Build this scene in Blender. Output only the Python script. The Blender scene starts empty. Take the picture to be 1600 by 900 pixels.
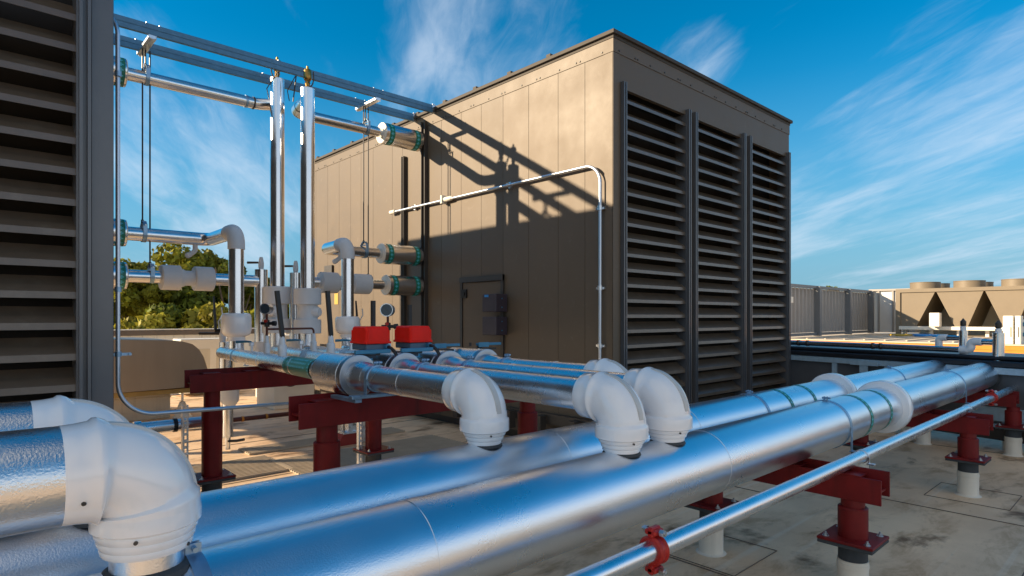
import bpy, bmesh, math, random
from mathutils import Vector, Matrix, Quaternion
import numpy as np
random.seed(7)
S = bpy.context.scene
COL = S.collection
R = math.radians
PI = math.pi
V = Vector

# ------------------------------------------------------------------ camera
cam_d = bpy.data.cameras.new("camera"); cam = bpy.data.objects.new("camera", cam_d); COL.objects.link(cam)
F = 947.0
A = math.atan2(1030, F)
cam.location = (0, 0, 1.6)
cam.rotation_euler = (R(90), 0, A - R(90))
cam_d.sensor_width = 36; cam_d.lens = 36 * F / 1600; cam_d.shift_y = 45 / 1600
cam_d.clip_start = 0.05; cam_d.clip_end = 3000
S.camera = cam
CC, SS = math.cos(A), math.sin(A)

# ------------------------------------------------------------------ light
SUND = V((1, -.71, -.417)).normalized()
elev = math.asin(-SUND.z)
az = math.atan2(-SUND.x, -SUND.y)          # clockwise from +Y
sl = bpy.data.lights.new("sun", 'SUN'); sun = bpy.data.objects.new("sun", sl); COL.objects.link(sun)
sl.energy = 5.0; sl.angle = R(0.6); sl.color = (1.0, .78, .52)
sun.rotation_euler = SUND.to_track_quat('-Z', 'Y').to_euler()
sun.location = (-20, 14, 12)

S.view_settings.view_transform = 'Standard'; S.view_settings.look = 'None'
S.view_settings.gamma = 1; S.view_settings.exposure = 0.95
S.render.film_transparent = False
S.cycles.max_bounces = 8; S.cycles.glossy_bounces = 5; S.cycles.diffuse_bounces = 4
S.cycles.use_denoising = True
S.cycles.sample_clamp_indirect = 6

def N(nt, typ, loc=None, **kw):
    n = nt.nodes.new(typ)
    for k, v in kw.items():
        setattr(n, k, v)
    return n

def math_n(nt, op, a, b=None, c=None):
    n = nt.nodes.new('ShaderNodeMath'); n.operation = op
    for i, q in enumerate((a, b, c)):
        if q is None: continue
        if isinstance(q, (int, float)): n.inputs[i].default_value = q
        else: nt.links.new(q, n.inputs[i])
    return n.outputs[0]

def pixdir(u, v):
    k = (u - 800) / F
    return V((CC + k * SS, SS - k * CC, -(v - 495) / F)).normalized()

world = bpy.data.worlds.new("World"); S.world = world; world.use_nodes = True
nt = world.node_tree
bg = nt.nodes['Background']
sky = N(nt, 'ShaderNodeTexSky'); sky.sky_type = 'NISHITA'; sky.sun_disc = False
sky.sun_elevation = elev; sky.sun_rotation = az
sky.air_density = 1.0; sky.dust_density = 0.0; sky.ozone_density = 2.5; sky.altitude = 100
hs = N(nt, 'ShaderNodeHueSaturation'); hs.inputs['Saturation'].default_value = 1.5
hs.inputs['Value'].default_value = 1.5
hs.inputs['Hue'].default_value = 0.490
nt.links.new(sky.outputs[0], hs.inputs['Color'])
tc = N(nt, 'ShaderNodeTexCoord')
sep = N(nt, 'ShaderNodeSeparateXYZ'); nt.links.new(tc.outputs['Generated'], sep.inputs[0])
zz = math_n(nt, 'MAXIMUM', sep.outputs[2], 0.0)
zp = math_n(nt, 'ADD', zz, 0.16)
px = math_n(nt, 'DIVIDE', sep.outputs[0], zp); py = math_n(nt, 'DIVIDE', sep.outputs[1], zp)
cmb = N(nt, 'ShaderNodeCombineXYZ'); nt.links.new(px, cmb.inputs[0]); nt.links.new(py, cmb.inputs[1])
mp = N(nt, 'ShaderNodeMapping'); mp0 = N(nt, 'ShaderNodeMapping'); mp0.inputs['Rotation'].default_value = (0, 0, R(-58)); nt.links.new(cmb.outputs[0], mp0.inputs[0])
mp.inputs['Scale'].default_value = (.55, 1.9, 1)
nt.links.new(mp0.outputs[0], mp.inputs[0])
n1 = N(nt, 'ShaderNodeTexNoise'); n1.inputs['Scale'].default_value = 1.5; n1.inputs['Detail'].default_value = 8
n1.inputs['Roughness'].default_value = .5; n1.inputs['Distortion'].default_value = .7
nt.links.new(mp.outputs[0], n1.inputs['Vector'])
n2 = N(nt, 'ShaderNodeTexNoise'); n2.inputs['Scale'].default_value = 7; n2.inputs['Detail'].default_value = 9; n2.inputs['Roughness'].default_value = .62
n2.inputs['Distortion'].default_value = .8
nt.links.new(mp.outputs[0], n2.inputs['Vector'])
fine = math_n(nt, 'MULTIPLY_ADD', n2.outputs[0], .34, -.17)
nz = math_n(nt, 'ADD', n1.outputs[0], fine)
msum = None
# broad cloud fields of this sky: (direction, angular size, weight); 'back' is an unseen one added as fill light
for (u, v, ang, w) in [(1480, 250, 13, .50), (1290, 330, 8, .4), (1560, 420, 9, .4), (760, 20, 11, .5), (290, 250, 9, .5), (340, 350, 9, .62),
                       (1085, 95, 5, .36), (1500, 340, 12, .42), (1500, 100, 9, .4), (220, 60, 4, .35), (440, 300, 9, .42)] + [('back', 0, 40, .3)]:
    d = V((-CC, -SS, .45)).normalized() if u == 'back' else pixdir(u, v)
    dp = N(nt, 'ShaderNodeVectorMath'); dp.operation = 'DOT_PRODUCT'
    nrm = N(nt, 'ShaderNodeVectorMath'); nrm.operation = 'NORMALIZE'
    nt.links.new(tc.outputs['Generated'], nrm.inputs[0]); nt.links.new(nrm.outputs[0], dp.inputs[0]); dp.inputs[1].default_value = d
    mr = N(nt, 'ShaderNodeMapRange'); mr.interpolation_type = 'SMOOTHSTEP'
    nt.links.new(dp.outputs['Value'], mr.inputs[0])
    mr.inputs[1].default_value = math.cos(R(ang)); mr.inputs[2].default_value = 1.0
    mr.inputs[3].default_value = 0; mr.inputs[4].default_value = w
    msum = mr.outputs[0] if msum is None else math_n(nt, 'MAXIMUM', msum, mr.outputs[0])
tot = math_n(nt, 'MULTIPLY_ADD', msum, .55, nz)
cr = N(nt, 'ShaderNodeMapRange'); cr.interpolation_type = 'SMOOTHSTEP'
nt.links.new(tot, cr.inputs[0]); cr.inputs[1].default_value = .56; cr.inputs[2].default_value = 1.08; cr.inputs[3].default_value = 0; cr.inputs[4].default_value = .62
mix = N(nt, 'ShaderNodeMix'); mix.data_type = 'RGBA'
nt.links.new(cr.outputs[0], mix.inputs['Factor'])
hz = N(nt, 'ShaderNodeMapRange'); hz.interpolation_type = 'SMOOTHSTEP'; nt.links.new(sep.outputs[2], hz.inputs[0])
hz.inputs[1].default_value = -.02; hz.inputs[2].default_value = .42; hz.inputs[3].default_value = .92; hz.inputs[4].default_value = 0
hmix = N(nt, 'ShaderNodeMix'); hmix.data_type = 'RGBA'; nt.links.new(hz.outputs[0], hmix.inputs['Factor'])
nt.links.new(hs.outputs[0], hmix.inputs[6]); hmix.inputs[7].default_value = (1.35, 3.6, 5.5, 1)
nt.links.new(hmix.outputs[2], mix.inputs[6]); mix.inputs[7].default_value = (6.6, 7.6, 8.9, 1)
# added fill light: a pale cloud-like bank low in the unseen sky behind the camera
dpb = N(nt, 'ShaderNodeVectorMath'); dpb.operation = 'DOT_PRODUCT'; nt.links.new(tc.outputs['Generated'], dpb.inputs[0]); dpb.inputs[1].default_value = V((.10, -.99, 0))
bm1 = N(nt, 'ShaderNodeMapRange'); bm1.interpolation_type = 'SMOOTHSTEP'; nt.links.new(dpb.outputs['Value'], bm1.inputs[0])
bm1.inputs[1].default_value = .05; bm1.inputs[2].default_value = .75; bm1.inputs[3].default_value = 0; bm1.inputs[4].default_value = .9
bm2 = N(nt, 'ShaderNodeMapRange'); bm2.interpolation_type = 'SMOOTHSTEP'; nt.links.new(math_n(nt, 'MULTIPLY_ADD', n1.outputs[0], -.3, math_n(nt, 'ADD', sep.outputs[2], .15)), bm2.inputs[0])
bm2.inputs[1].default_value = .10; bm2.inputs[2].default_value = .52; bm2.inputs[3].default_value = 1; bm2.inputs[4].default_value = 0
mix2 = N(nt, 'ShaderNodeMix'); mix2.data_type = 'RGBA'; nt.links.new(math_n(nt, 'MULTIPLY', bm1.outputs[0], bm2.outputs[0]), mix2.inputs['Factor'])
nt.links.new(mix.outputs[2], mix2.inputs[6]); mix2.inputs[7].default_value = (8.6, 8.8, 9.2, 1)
# added floor fill: a pale patch high in the unseen sky behind the left shoulder
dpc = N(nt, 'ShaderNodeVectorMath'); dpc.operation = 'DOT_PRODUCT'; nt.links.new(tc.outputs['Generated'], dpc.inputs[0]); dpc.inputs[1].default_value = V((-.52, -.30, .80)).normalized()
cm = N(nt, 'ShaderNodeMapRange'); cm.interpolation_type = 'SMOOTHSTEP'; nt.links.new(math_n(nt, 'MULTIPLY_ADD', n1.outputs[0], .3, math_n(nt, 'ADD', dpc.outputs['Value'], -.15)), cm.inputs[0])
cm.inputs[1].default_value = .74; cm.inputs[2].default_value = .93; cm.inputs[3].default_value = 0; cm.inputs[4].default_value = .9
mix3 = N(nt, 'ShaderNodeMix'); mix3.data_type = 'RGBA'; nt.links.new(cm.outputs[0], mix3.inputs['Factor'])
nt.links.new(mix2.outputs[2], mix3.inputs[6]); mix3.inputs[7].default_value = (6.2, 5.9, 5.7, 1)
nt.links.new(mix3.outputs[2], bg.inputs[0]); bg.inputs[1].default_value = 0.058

# ------------------------------------------------------------------ materials
MATS = {}
def mat(name, col, rough=.5, metal=0.0, var=.12, vscale=3.0, bump=0.0, bscale=40.0, bdist=.003, spec=.5, stain=None, stscale=1.5, stlo=.55, sthi=.75,
        stretch=None, coat=0.0, rvar=0.0, streak=None, island=0.0):
    m = bpy.data.materials.new(name); m.use_nodes = True
    nt = m.node_tree; b = nt.nodes['Principled BSDF']
    b.inputs['Roughness'].default_value = rough; b.inputs['Metallic'].default_value = metal
    b.inputs['Specular IOR Level'].default_value = spec; b.inputs['Coat Weight'].default_value = coat
    tc = N(nt, 'ShaderNodeNewGeometry')
    vec = tc.outputs['Position']
    if stretch:
        mpn = N(nt, 'ShaderNodeMapping'); mpn.inputs['Scale'].default_value = stretch
        nt.links.new(vec, mpn.inputs[0]); vec = mpn.outputs[0]
    nz = N(nt, 'ShaderNodeTexNoise'); nz.inputs['Scale'].default_value = vscale; nz.inputs['Detail'].default_value = 6; nz.inputs['Roughness'].default_value = .6
    nt.links.new(vec, nz.inputs['Vector'])
    mr = N(nt, 'ShaderNodeMapRange'); nt.links.new(nz.outputs[0], mr.inputs[0])
    mr.inputs[1].default_value = .3; mr.inputs[2].default_value = .7; mr.inputs[3].default_value = 1 - var; mr.inputs[4].default_value = 1 + var
    vm = N(nt, 'ShaderNodeVectorMath'); vm.operation = 'SCALE'; vm.inputs[0].default_value = col[:3]
    nt.links.new(mr.outputs[0], vm.inputs['Scale'])
    out = vm.outputs[0]
    if stain:
        n2 = N(nt, 'ShaderNodeTexNoise'); n2.inputs['Scale'].default_value = stscale; n2.inputs['Detail'].default_value = 8; n2.inputs['Roughness'].default_value = .65
        nt.links.new(tc.outputs['Position'], n2.inputs['Vector'])
        r2 = N(nt, 'ShaderNodeMapRange'); r2.interpolation_type = 'SMOOTHSTEP'; nt.links.new(n2.outputs[0], r2.inputs[0])
        r2.inputs[1].default_value = stlo; r2.inputs[2].default_value = sthi; r2.inputs[3].default_value = 0; r2.inputs[4].default_value = .85
        mx = N(nt, 'ShaderNodeMix'); mx.data_type = 'RGBA'; nt.links.new(r2.outputs[0], mx.inputs['Factor'])
        nt.links.new(out, mx.inputs[6]); mx.inputs[7].default_value = (*stain, 1); out = mx.outputs[2]
    if streak:
        mp3 = N(nt, 'ShaderNodeMapping'); mp3.inputs['Scale'].default_value = (14, 14, .9)
        nt.links.new(tc.outputs['Position'], mp3.inputs[0])
        n3 = N(nt, 'ShaderNodeTexNoise'); n3.inputs['Scale'].default_value = 1.3; n3.inputs['Detail'].default_value = 5
        nt.links.new(mp3.outputs[0], n3.inputs['Vector'])
        r3 = N(nt, 'ShaderNodeMapRange'); r3.interpolation_type = 'SMOOTHSTEP'; nt.links.new(n3.outputs[0], r3.inputs[0])
        r3.inputs[1].default_value = .5; r3.inputs[2].default_value = .78; r3.inputs[3].default_value = 0; r3.inputs[4].default_value = .55
        mx = N(nt, 'ShaderNodeMix'); mx.data_type = 'RGBA'; nt.links.new(r3.outputs[0], mx.inputs['Factor'])
        nt.links.new(out, mx.inputs[6]); mx.inputs[7].default_value = (*streak, 1); out = mx.outputs[2]
    if island:
        ri = N(nt, 'ShaderNodeMapRange'); nt.links.new(tc.outputs['Random Per Island'], ri.inputs[0]); ri.inputs[3].default_value = 1 - island; ri.inputs[4].default_value = 1 + island
        vs_ = N(nt, 'ShaderNodeVectorMath'); vs_.operation = 'SCALE'; nt.links.new(out, vs_.inputs[0]); nt.links.new(ri.outputs[0], vs_.inputs['Scale']); out = vs_.outputs[0]
    nt.links.new(out, b.inputs['Base Color'])
    if rvar:
        r4 = N(nt, 'ShaderNodeMapRange'); nt.links.new(nz.outputs[0], r4.inputs[0])
        r4.inputs[1].default_value = .3; r4.inputs[2].default_value = .7; r4.inputs[3].default_value = max(.02, rough - rvar); r4.inputs[4].default_value = rough + rvar
        nt.links.new(r4.outputs[0], b.inputs['Roughness'])
    if bump:
        n4 = N(nt, 'ShaderNodeTexNoise'); n4.inputs['Scale'].default_value = bscale; n4.inputs['Detail'].default_value = 3
        nt.links.new(tc.outputs['Position'], n4.inputs['Vector'])
        bp = N(nt, 'ShaderNodeBump'); bp.inputs['Strength'].default_value = bump; bp.inputs['Distance'].default_value = bdist
        nt.links.new(n4.outputs[0], bp.inputs['Height']); nt.links.new(bp.outputs[0], b.inputs['Normal'])
    MATS[name] = m
    return m

JACK = mat('aluminium_jacket', (.79, .84, .90), .29, 1, .04, 2, bump=.6, bscale=210, bdist=.0011, rvar=.04)
JACKF = mat('aluminium_jacket_fine', (.80, .81, .82), .27, 1, .05, 4, bump=.6, bscale=200, bdist=.0014, rvar=.04)
JACKS = mat('steel_riser', (.80, .82, .84), .23, 1, .05, 5, bump=.08, bscale=40, bdist=.002, rvar=.04)
GALV = mat('galvanised', (.70, .73, .77), .33, 1, .16, 30, bump=.1, bscale=90, bdist=.001, rvar=.1)
GALVP = mat('galvanised_pipe', (.78, .80, .84), .28, 1, .05, 8, rvar=.05)
FRAMEM = mat('frame_blue_grey', (.42, .58, .70), .42, .2, .12, 14)
CONDM = mat('conduit_metal', (.62, .68, .76), .38, .92, .05, 5)
FLG = mat('flange_metal', (.34, .37, .41), .36, 1, .06, 20, bump=.1, bscale=120, bdist=.001)
RAILM = mat('rail_blue_grey', (.10, .22, .33), .45, .45, .12, 14)
GRIME = mat('pvc_grime', (.56, .56, .54), .4, 0, .08, 8)
STRUT = mat('strut_zinc', (.30, .45, .60), .42, .85, .14, 14)
PVC = mat('white_pvc', (.90, .91, .92), .16, 0, .03, 2.5, coat=.5, stain=(.70, .69, .65), stscale=1.6, stlo=.55, sthi=.75)
WINS = mat('white_insulation', (.66, .69, .72), .5, 0, .05, 8, bump=.1, bscale=60)
MASTIC = mat('white_mastic', (.72, .74, .76), .55, 0, .08, 20, bump=.5, bscale=45, bdist=.004)
RED = mat('red_oxide_steel', (.175, .009, .009), .5, 0, .22, 7, bump=.1, bscale=80, streak=(.05, .008, .008), spec=.3)
REDC = mat('red_coupling', (.42, .02, .015), .4, 0, .2, 20, spec=.4)
BRON = mat('bronze_panel', (.132, .100, .069), .5, .0, .05, 2.5, bump=.12, bscale=3.5, bdist=.010, spec=.35, island=.07, stain=(.17, .135, .10), stscale=9, stlo=.58, sthi=.80, rvar=.04)
BLADE = mat('bronze_blade', (.108, .076, .050), .33, 0, .14, 9, bump=.05, bscale=40, spec=.85, stain=(.16, .125, .09), stscale=5, stlo=.5, sthi=.75)
BDARK = mat('bronze_dark_trim', (.05, .042, .036), .42, 0, .1, 5)
CAPM = mat('roof_cap_bronze', (.07, .06, .05), .6, 0, .08, 5, spec=.2)
BTRIM = mat('bronze_trim', (.085, .090, .10), .3, .0, .08, 5, spec=.9)
BLACK = mat('black_metal', (.012, .012, .013), .45, 0, .2, 10)
VOID = mat('dark_interior', (.012, .011, .01), .8, 0, .1, 5)
BOXM = mat('dark_enclosure', (.05, .038, .05), .4, 0, .1, 10)
SIGNB = mat('blue_sticker', (.02, .25, .62), .4, 0, .05, 10)
YEL = mat('yellow_sticker', (.50, .32, .04), .5, 0, .05, 10)
ACT = mat('actuator_red', (.88, .012, .002), .5, 0, .08, 12, bump=.12, bscale=150, spec=.25)
ACTB = mat('actuator_grey', (.10, .15, .21), .5, .2, .1, 12)
LEV = mat('blue_lever', (.05, .22, .36), .42, .3, .12, 14)
BRASS = mat('brass', (.40, .24, .07), .38, 1, .25, 30)
GREEN = mat('green_tape', (.01, .20, .13), .4, 0, .1, 20)
GLINE = mat('tape_arrow', (.10, .52, .60), .4, 0, .1, 20)
ROOFF = mat('roof_beige', (.62, .53, .41), .8, 0, .1, 2)
WALLW = mat('parapet_white', (.90, .85, .74), .8, 0, .05, 1.2, streak=(.55, .5, .42))
CAPB = mat('parapet_cap_brown', (.16, .12, .09), .5, 0, .1, 3)
HOODM = mat('hood_metal', (.33, .275, .21), .36, .35, .06, 2, stretch=(3, 3, .4))
RTU = mat('rooftop_unit_paint', (.66, .60, .48), .6, 0, .05, 2, streak=(.5, .45, .36))
UNDER = mat('hood_underside', (.42, .30, .10), .5, 0, .1, 5)
CREAM = mat('cream_paint', (.80, .76, .66), .5, 0, .05, 3)
CHIL = mat('chiller_tan', (.20, .16, .11), .55, 0, .05, 2, bump=.3, bscale=30)
COIL = mat('coil_dark', (.19, .155, .10), .7, 0, .2, 40, stretch=(1, 1, 20))
SCRN = mat('screen_panel', (.34, .32, .30), .5, .1, .06, 2)
SCRP = mat('screen_post', (.20, .21, .22), .5, .1, .06, 2)
SCRT = mat('screen_panel_pale', (.72, .71, .68), .6, 0, .05, 2)
ORNG = mat('orange_fascia', (.50, .20, .015), .5, 0, .08, 4)
DARKP = mat('dark_wall_panel', (.11, .115, .125), .5, .1, .12, 3)
BLKM = mat('black_membrane', (.018, .020, .026), .38, 0, .2, 3, bump=.15, bscale=10, bdist=.01)
PVCF = mat('pvc_post_white', (.80, .72, .60), .55, 0, .06, 6, streak=(.5, .46, .4))
RUBB = mat('rubber_pad', (.05, .055, .06), .75, 0, .15, 10)
COPP = mat('brown_copper', (.11, .035, .025), .45, .4, .2, 20)
GLASS = mat('gauge_face', (.05, .07, .09), .15, 0, .1, 10)
BOLT = mat('zinc_bolt', (.55, .58, .6), .35, 1, .2, 40)
SCREW = mat('dark_screw', (.05, .045, .04), .5, 0, .1, 40)
GRATE = mat('walk_mat', (.50, .42, .32), .7, 0, .1, 5)
BARK = mat('bark', (.13, .09, .06), .9, 0, .3, 8)
LOGO = mat('pale_red_block', (.32, .03, .02), .6, 0, .1, 10)

# roof membrane: pale sheet with brown weathering
def roof_mat():
    m = bpy.data.materials.new('roof_membrane'); m.use_nodes = True
    nt = m.node_tree; b = nt.nodes['Principled BSDF']; b.inputs['Roughness'].default_value = .62; b.inputs['Specular IOR Level'].default_value = .35
    g = N(nt, 'ShaderNodeNewGeometry'); pos = g.outputs['Position']
    def noise(sc, det=8, ro=.6, st=None, dist=0):
        v = pos
        if st:
            q = N(nt, 'ShaderNodeMapping'); q.inputs['Scale'].default_value = st[0]; q.inputs['Rotation'].default_value = (0, 0, R(st[1])); nt.links.new(pos, q.inputs[0]); v = q.outputs[0]
        n = N(nt, 'ShaderNodeTexNoise'); n.inputs['Scale'].default_value = sc; n.inputs['Detail'].default_value = det; n.inputs['Roughness'].default_value = ro
        n.inputs['Distortion'].default_value = dist
        nt.links.new(v, n.inputs['Vector']); return n.outputs[0]
    def ramp(x, lo, hi, a, bb):
        r = N(nt, 'ShaderNodeMapRange'); r.interpolation_type = 'SMOOTHSTEP'; nt.links.new(x, r.inputs[0])
        r.inputs[1].default_value = lo; r.inputs[2].default_value = hi; r.inputs[3].default_value = a; r.inputs[4].default_value = bb; return r.outputs[0]
    def mixc(f, a, bcol):
        mx = N(nt, 'ShaderNodeMix'); mx.data_type = 'RGBA'; nt.links.new(f, mx.inputs['Factor'])
        if isinstance(a, tuple): mx.inputs[6].default_value = (*a, 1)
        else: nt.links.new(a, mx.inputs[6])
        mx.inputs[7].default_value = (*bcol, 1); return mx.outputs[2]
    c = mixc(ramp(noise(.9, 8, .62), .36, .66, 0, .8), (.92, .68, .45), (.70, .49, .31))
    c = mixc(ramp(noise(2.6, 9, .7, ((.7, 1.5, 1), -8), .4), .47, .70, 0, .75), c, (.46, .28, .14))
    c = mixc(ramp(noise(1.25, 7, .6, ((.8, 1.3, 1), 10), .3), .56, .68, 0, .9), c, (.15, .08, .035))
    c = mixc(ramp(noise(4.5, 9, .72, ((.5, 1.4, 1), -5), .3), .60, .74, 0, .6), c, (.13, .07, .035))
    c = mixc(ramp(noise(1.6, 4, .5, ((.10, 5.0, 1), 1), .15), .60, .70, 0, .35), c, (.90, .80, .66))
    c = mixc(ramp(noise(70, 4, .7), .60, .74, 0, .45), c, (.28, .2, .14))
    nt.links.new(c, b.inputs['Base Color'])
    bp = N(nt, 'ShaderNodeBump'); bp.inputs['Strength'].default_value = .5; bp.inputs['Distance'].default_value = .012
    nt.links.new(noise(3, 6, .6), bp.inputs['Height']); nt.links.new(bp.outputs[0], b.inputs['Normal'])
    return m
ROOF = roof_mat()

def leaf_mat(name, col):
    m = bpy.data.materials.new(name); m.use_nodes = True
    nt = m.node_tree; b = nt.nodes['Principled BSDF']; b.inputs['Roughness'].default_value = .6; b.inputs['Specular IOR Level'].default_value = .25
    g = N(nt, 'ShaderNodeNewGeometry')
    n = N(nt, 'ShaderNodeTexNoise'); n.inputs['Scale'].default_value = .7; n.inputs['Detail'].default_value = 4; nt.links.new(g.outputs['Position'], n.inputs['Vector'])
    r = N(nt, 'ShaderNodeMapRange'); nt.links.new(n.outputs[0], r.inputs[0]); r.inputs[1].default_value = .3; r.inputs[2].default_value = .7; r.inputs[3].default_value = .55; r.inputs[4].default_value = 1.5
    ri = N(nt, 'ShaderNodeMapRange'); nt.links.new(g.outputs['Random Per Island'], ri.inputs[0]); ri.inputs[3].default_value = .6; ri.inputs[4].default_value = 1.5
    mm = math_n(nt, 'MULTIPLY', r.outputs[0], ri.outputs[0])
    vm = N(nt, 'ShaderNodeVectorMath'); vm.operation = 'SCALE'; vm.inputs[0].default_value = col; nt.links.new(mm, vm.inputs['Scale'])
    nt.links.new(vm.outputs[0], b.inputs['Base Color'])
    tr = N(nt, 'ShaderNodeBsdfTranslucent'); nt.links.new(vm.outputs[0], tr.inputs[0])
    mx = N(nt, 'ShaderNodeMixShader'); mx.inputs[0].default_value = .3
    nt.links.new(b.outputs[0], mx.inputs[1]); nt.links.new(tr.outputs[0], mx.inputs[2])
    nt.links.new(mx.outputs[0], nt.nodes['Material Output'].inputs[0])
    return m
LEAFS = [leaf_mat('leaf_olive', (.20, .19, .018)), leaf_mat('leaf_dark', (.11, .13, .015)), leaf_mat('leaf_yellow', (.28, .25, .028))]

# ------------------------------------------------------------------ mesh helpers
class MB:
    def __init__(s): s.v = []; s.f = []; s.m = []
    def add(s, vs, fs, mi=0):
        o = len(s.v); s.v += [V(q) for q in vs]
        for f in fs: s.f.append(tuple(o + i for i in f)); s.m.append(mi)
    def box(s, x0, x1, y0, y1, z0, z1, mi=0, bev=0.0, mtx=None):
        if x0 > x1: x0, x1 = x1, x0
        if y0 > y1: y0, y1 = y1, y0
        if z0 > z1: z0, z1 = z1, z0
        b = min(bev, (x1 - x0) * .3, (y1 - y0) * .3, (z1 - z0) * .3)
        if b <= 0:
            vs = [(x, y, z) for x in (x0, x1) for y in (y0, y1) for z in (z0, z1)]
            fs = [(0, 1, 3, 2), (4, 6, 7, 5), (0, 4, 5, 1), (2, 3, 7, 6), (0, 2, 6, 4), (1, 5, 7, 3)]
        else:
            vs = []; idx = {}
            X = (x0, x1); Y = (y0, y1); Z = (z0, z1)
            for i in (0, 1):
                for j in (0, 1):
                    for k in (0, 1):
                        sx, sy, sz = (1 - 2 * i) * b, (1 - 2 * j) * b, (1 - 2 * k) * b
                        for a, off in (('x', (0, sy, sz)), ('y', (sx, 0, sz)), ('z', (sx, sy, 0))):
                            idx[(i, j, k, a)] = len(vs); vs.append((X[i] + off[0], Y[j] + off[1], Z[k] + off[2]))
            fs = []
            for i in (0, 1):
                fs.append([idx[(i, 0, 0, 'x')], idx[(i, 1, 0, 'x')], idx[(i, 1, 1, 'x')], idx[(i, 0, 1, 'x')]])
                fs.append([idx[(0, i, 0, 'y')], idx[(1, i, 0, 'y')], idx[(1, i, 1, 'y')], idx[(0, i, 1, 'y')]])
                fs.append([idx[(0, 0, i, 'z')], idx[(1, 0, i, 'z')], idx[(1, 1, i, 'z')], idx[(0, 1, i, 'z')]])
            for i in (0, 1):
                for j in (0, 1):
                    fs.append([idx[(i, j, 0, 'x')], idx[(i, j, 1, 'x')], idx[(i, j, 1, 'y')], idx[(i, j, 0, 'y')]])
                    fs.append([idx[(i, 0, j, 'x')], idx[(i, 1, j, 'x')], idx[(i, 1, j, 'z')], idx[(i, 0, j, 'z')]])
                    fs.append([idx[(0, i, j, 'y')], idx[(1, i, j, 'y')], idx[(1, i, j, 'z')], idx[(0, i, j, 'z')]])
                    for k in (0, 1): fs.append([idx[(i, j, k, 'x')], idx[(i, j, k, 'y')], idx[(i, j, k, 'z')]])
        if mtx is not None: vs = [mtx @ V(q) for q in vs]
        s.add(vs, fs, mi)
    def loft(s, rings, mi=0, cap0=True, cap1=True, closed=True):
        n = len(rings[0]); o = len(s.v)
        for r in rings: s.v += [V(q) for q in r]
        for i in range(len(rings) - 1):
            m_ = mi[i] if isinstance(mi, list) else mi
            for j in range(n if closed else n - 1):
                k = (j + 1) % n
                s.f.append((o + i * n + j, o + i * n + k, o + (i + 1) * n + k, o + (i + 1) * n + j)); s.m.append(m_)
        m0 = mi[0] if isinstance(mi, list) else mi; m1 = mi[-1] if isinstance(mi, list) else mi
        if cap0: s.f.append(tuple(o + j for j in reversed(range(n)))); s.m.append(m0)
        if cap1: s.f.append(tuple(o + (len(rings) - 1) * n + j for j in range(n))); s.m.append(m1)
    def lathe(s, p, d, prof, seg=32, mi=0, cap=True):
        """prof: list of (t along d, radius)"""
        d = V(d).normalized(); p = V(p); a = d.orthogonal().normalized(); b = d.cross(a)
        rings = []
        for t, r in prof:
            c = p + d * t
            rings.append([c + (a * math.cos(2 * PI * k / seg) + b * math.sin(2 * PI * k / seg)) * r for k in range(seg)])
        s.loft(rings, mi, cap, cap)
    def cyl(s, p0, p1, r, r2=None, seg=32, mi=0, cap=True):
        p0, p1 = V(p0), V(p1); s.lathe(p0, p1 - p0, [(0, r), ((p1 - p0).length, r if r2 is None else r2)], seg, mi, cap)
    def sweep(s, pts, r, seg=24, mi=0, cap=True, radii=None):
        pts = [V(p) for p in pts]; n = len(pts); tang = []
        for i in range(n):
            t = (pts[min(i + 1, n - 1)] - pts[max(i - 1, 0)]).normalized(); tang.append(t)
        a = tang[0].orthogonal().normalized(); rings = []
        for i in range(n):
            if i: a = tang[i - 1].rotation_difference(tang[i]) @ a
            b = tang[i].cross(a); rr = radii[i] if radii else r
            rings.append([pts[i] + (a * math.cos(2 * PI * k / seg) + b * math.sin(2 * PI * k / seg)) * rr for k in range(seg)])
        s.loft(rings, mi, cap, cap)
    def extrude(s, prof, p0, ex, ey, d, mi=0):
        """closed 2D profile placed at p0 in plane ex,ey, extruded by vector d"""
        p0 = V(p0); ex = V(ex); ey = V(ey); d = V(d)
        r0 = [p0 + ex * a + ey * b for a, b in prof]; s.loft([r0, [q + d for q in r0]], mi)

def fillet(pts, r, n=8):
    pts = [V(p) for p in pts]; out = [pts[0]]
    for i in range(1, len(pts) - 1):
        a = (pts[i - 1] - pts[i]); b = (pts[i + 1] - pts[i]); ra = min(r, a.length * .49 if i > 1 else a.length * .98, b.length * .49 if i < len(pts) - 2 else b.length * .98)
        a.normalize(); b.normalize()
        ang = a.angle(b); t = ra; rad = t * math.tan(ang / 2)
        c = pts[i] + (a + b).normalized() * (rad / math.sin(ang / 2))
        s0 = pts[i] + a * t - c; s1 = pts[i] + b * t - c
        tot = s0.angle(s1); ax = s0.cross(s1).normalized()
        for k in range(n + 1): out.append(c + Quaternion(ax, tot * k / n) @ s0)
    out.append(pts[-1]); return out

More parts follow.
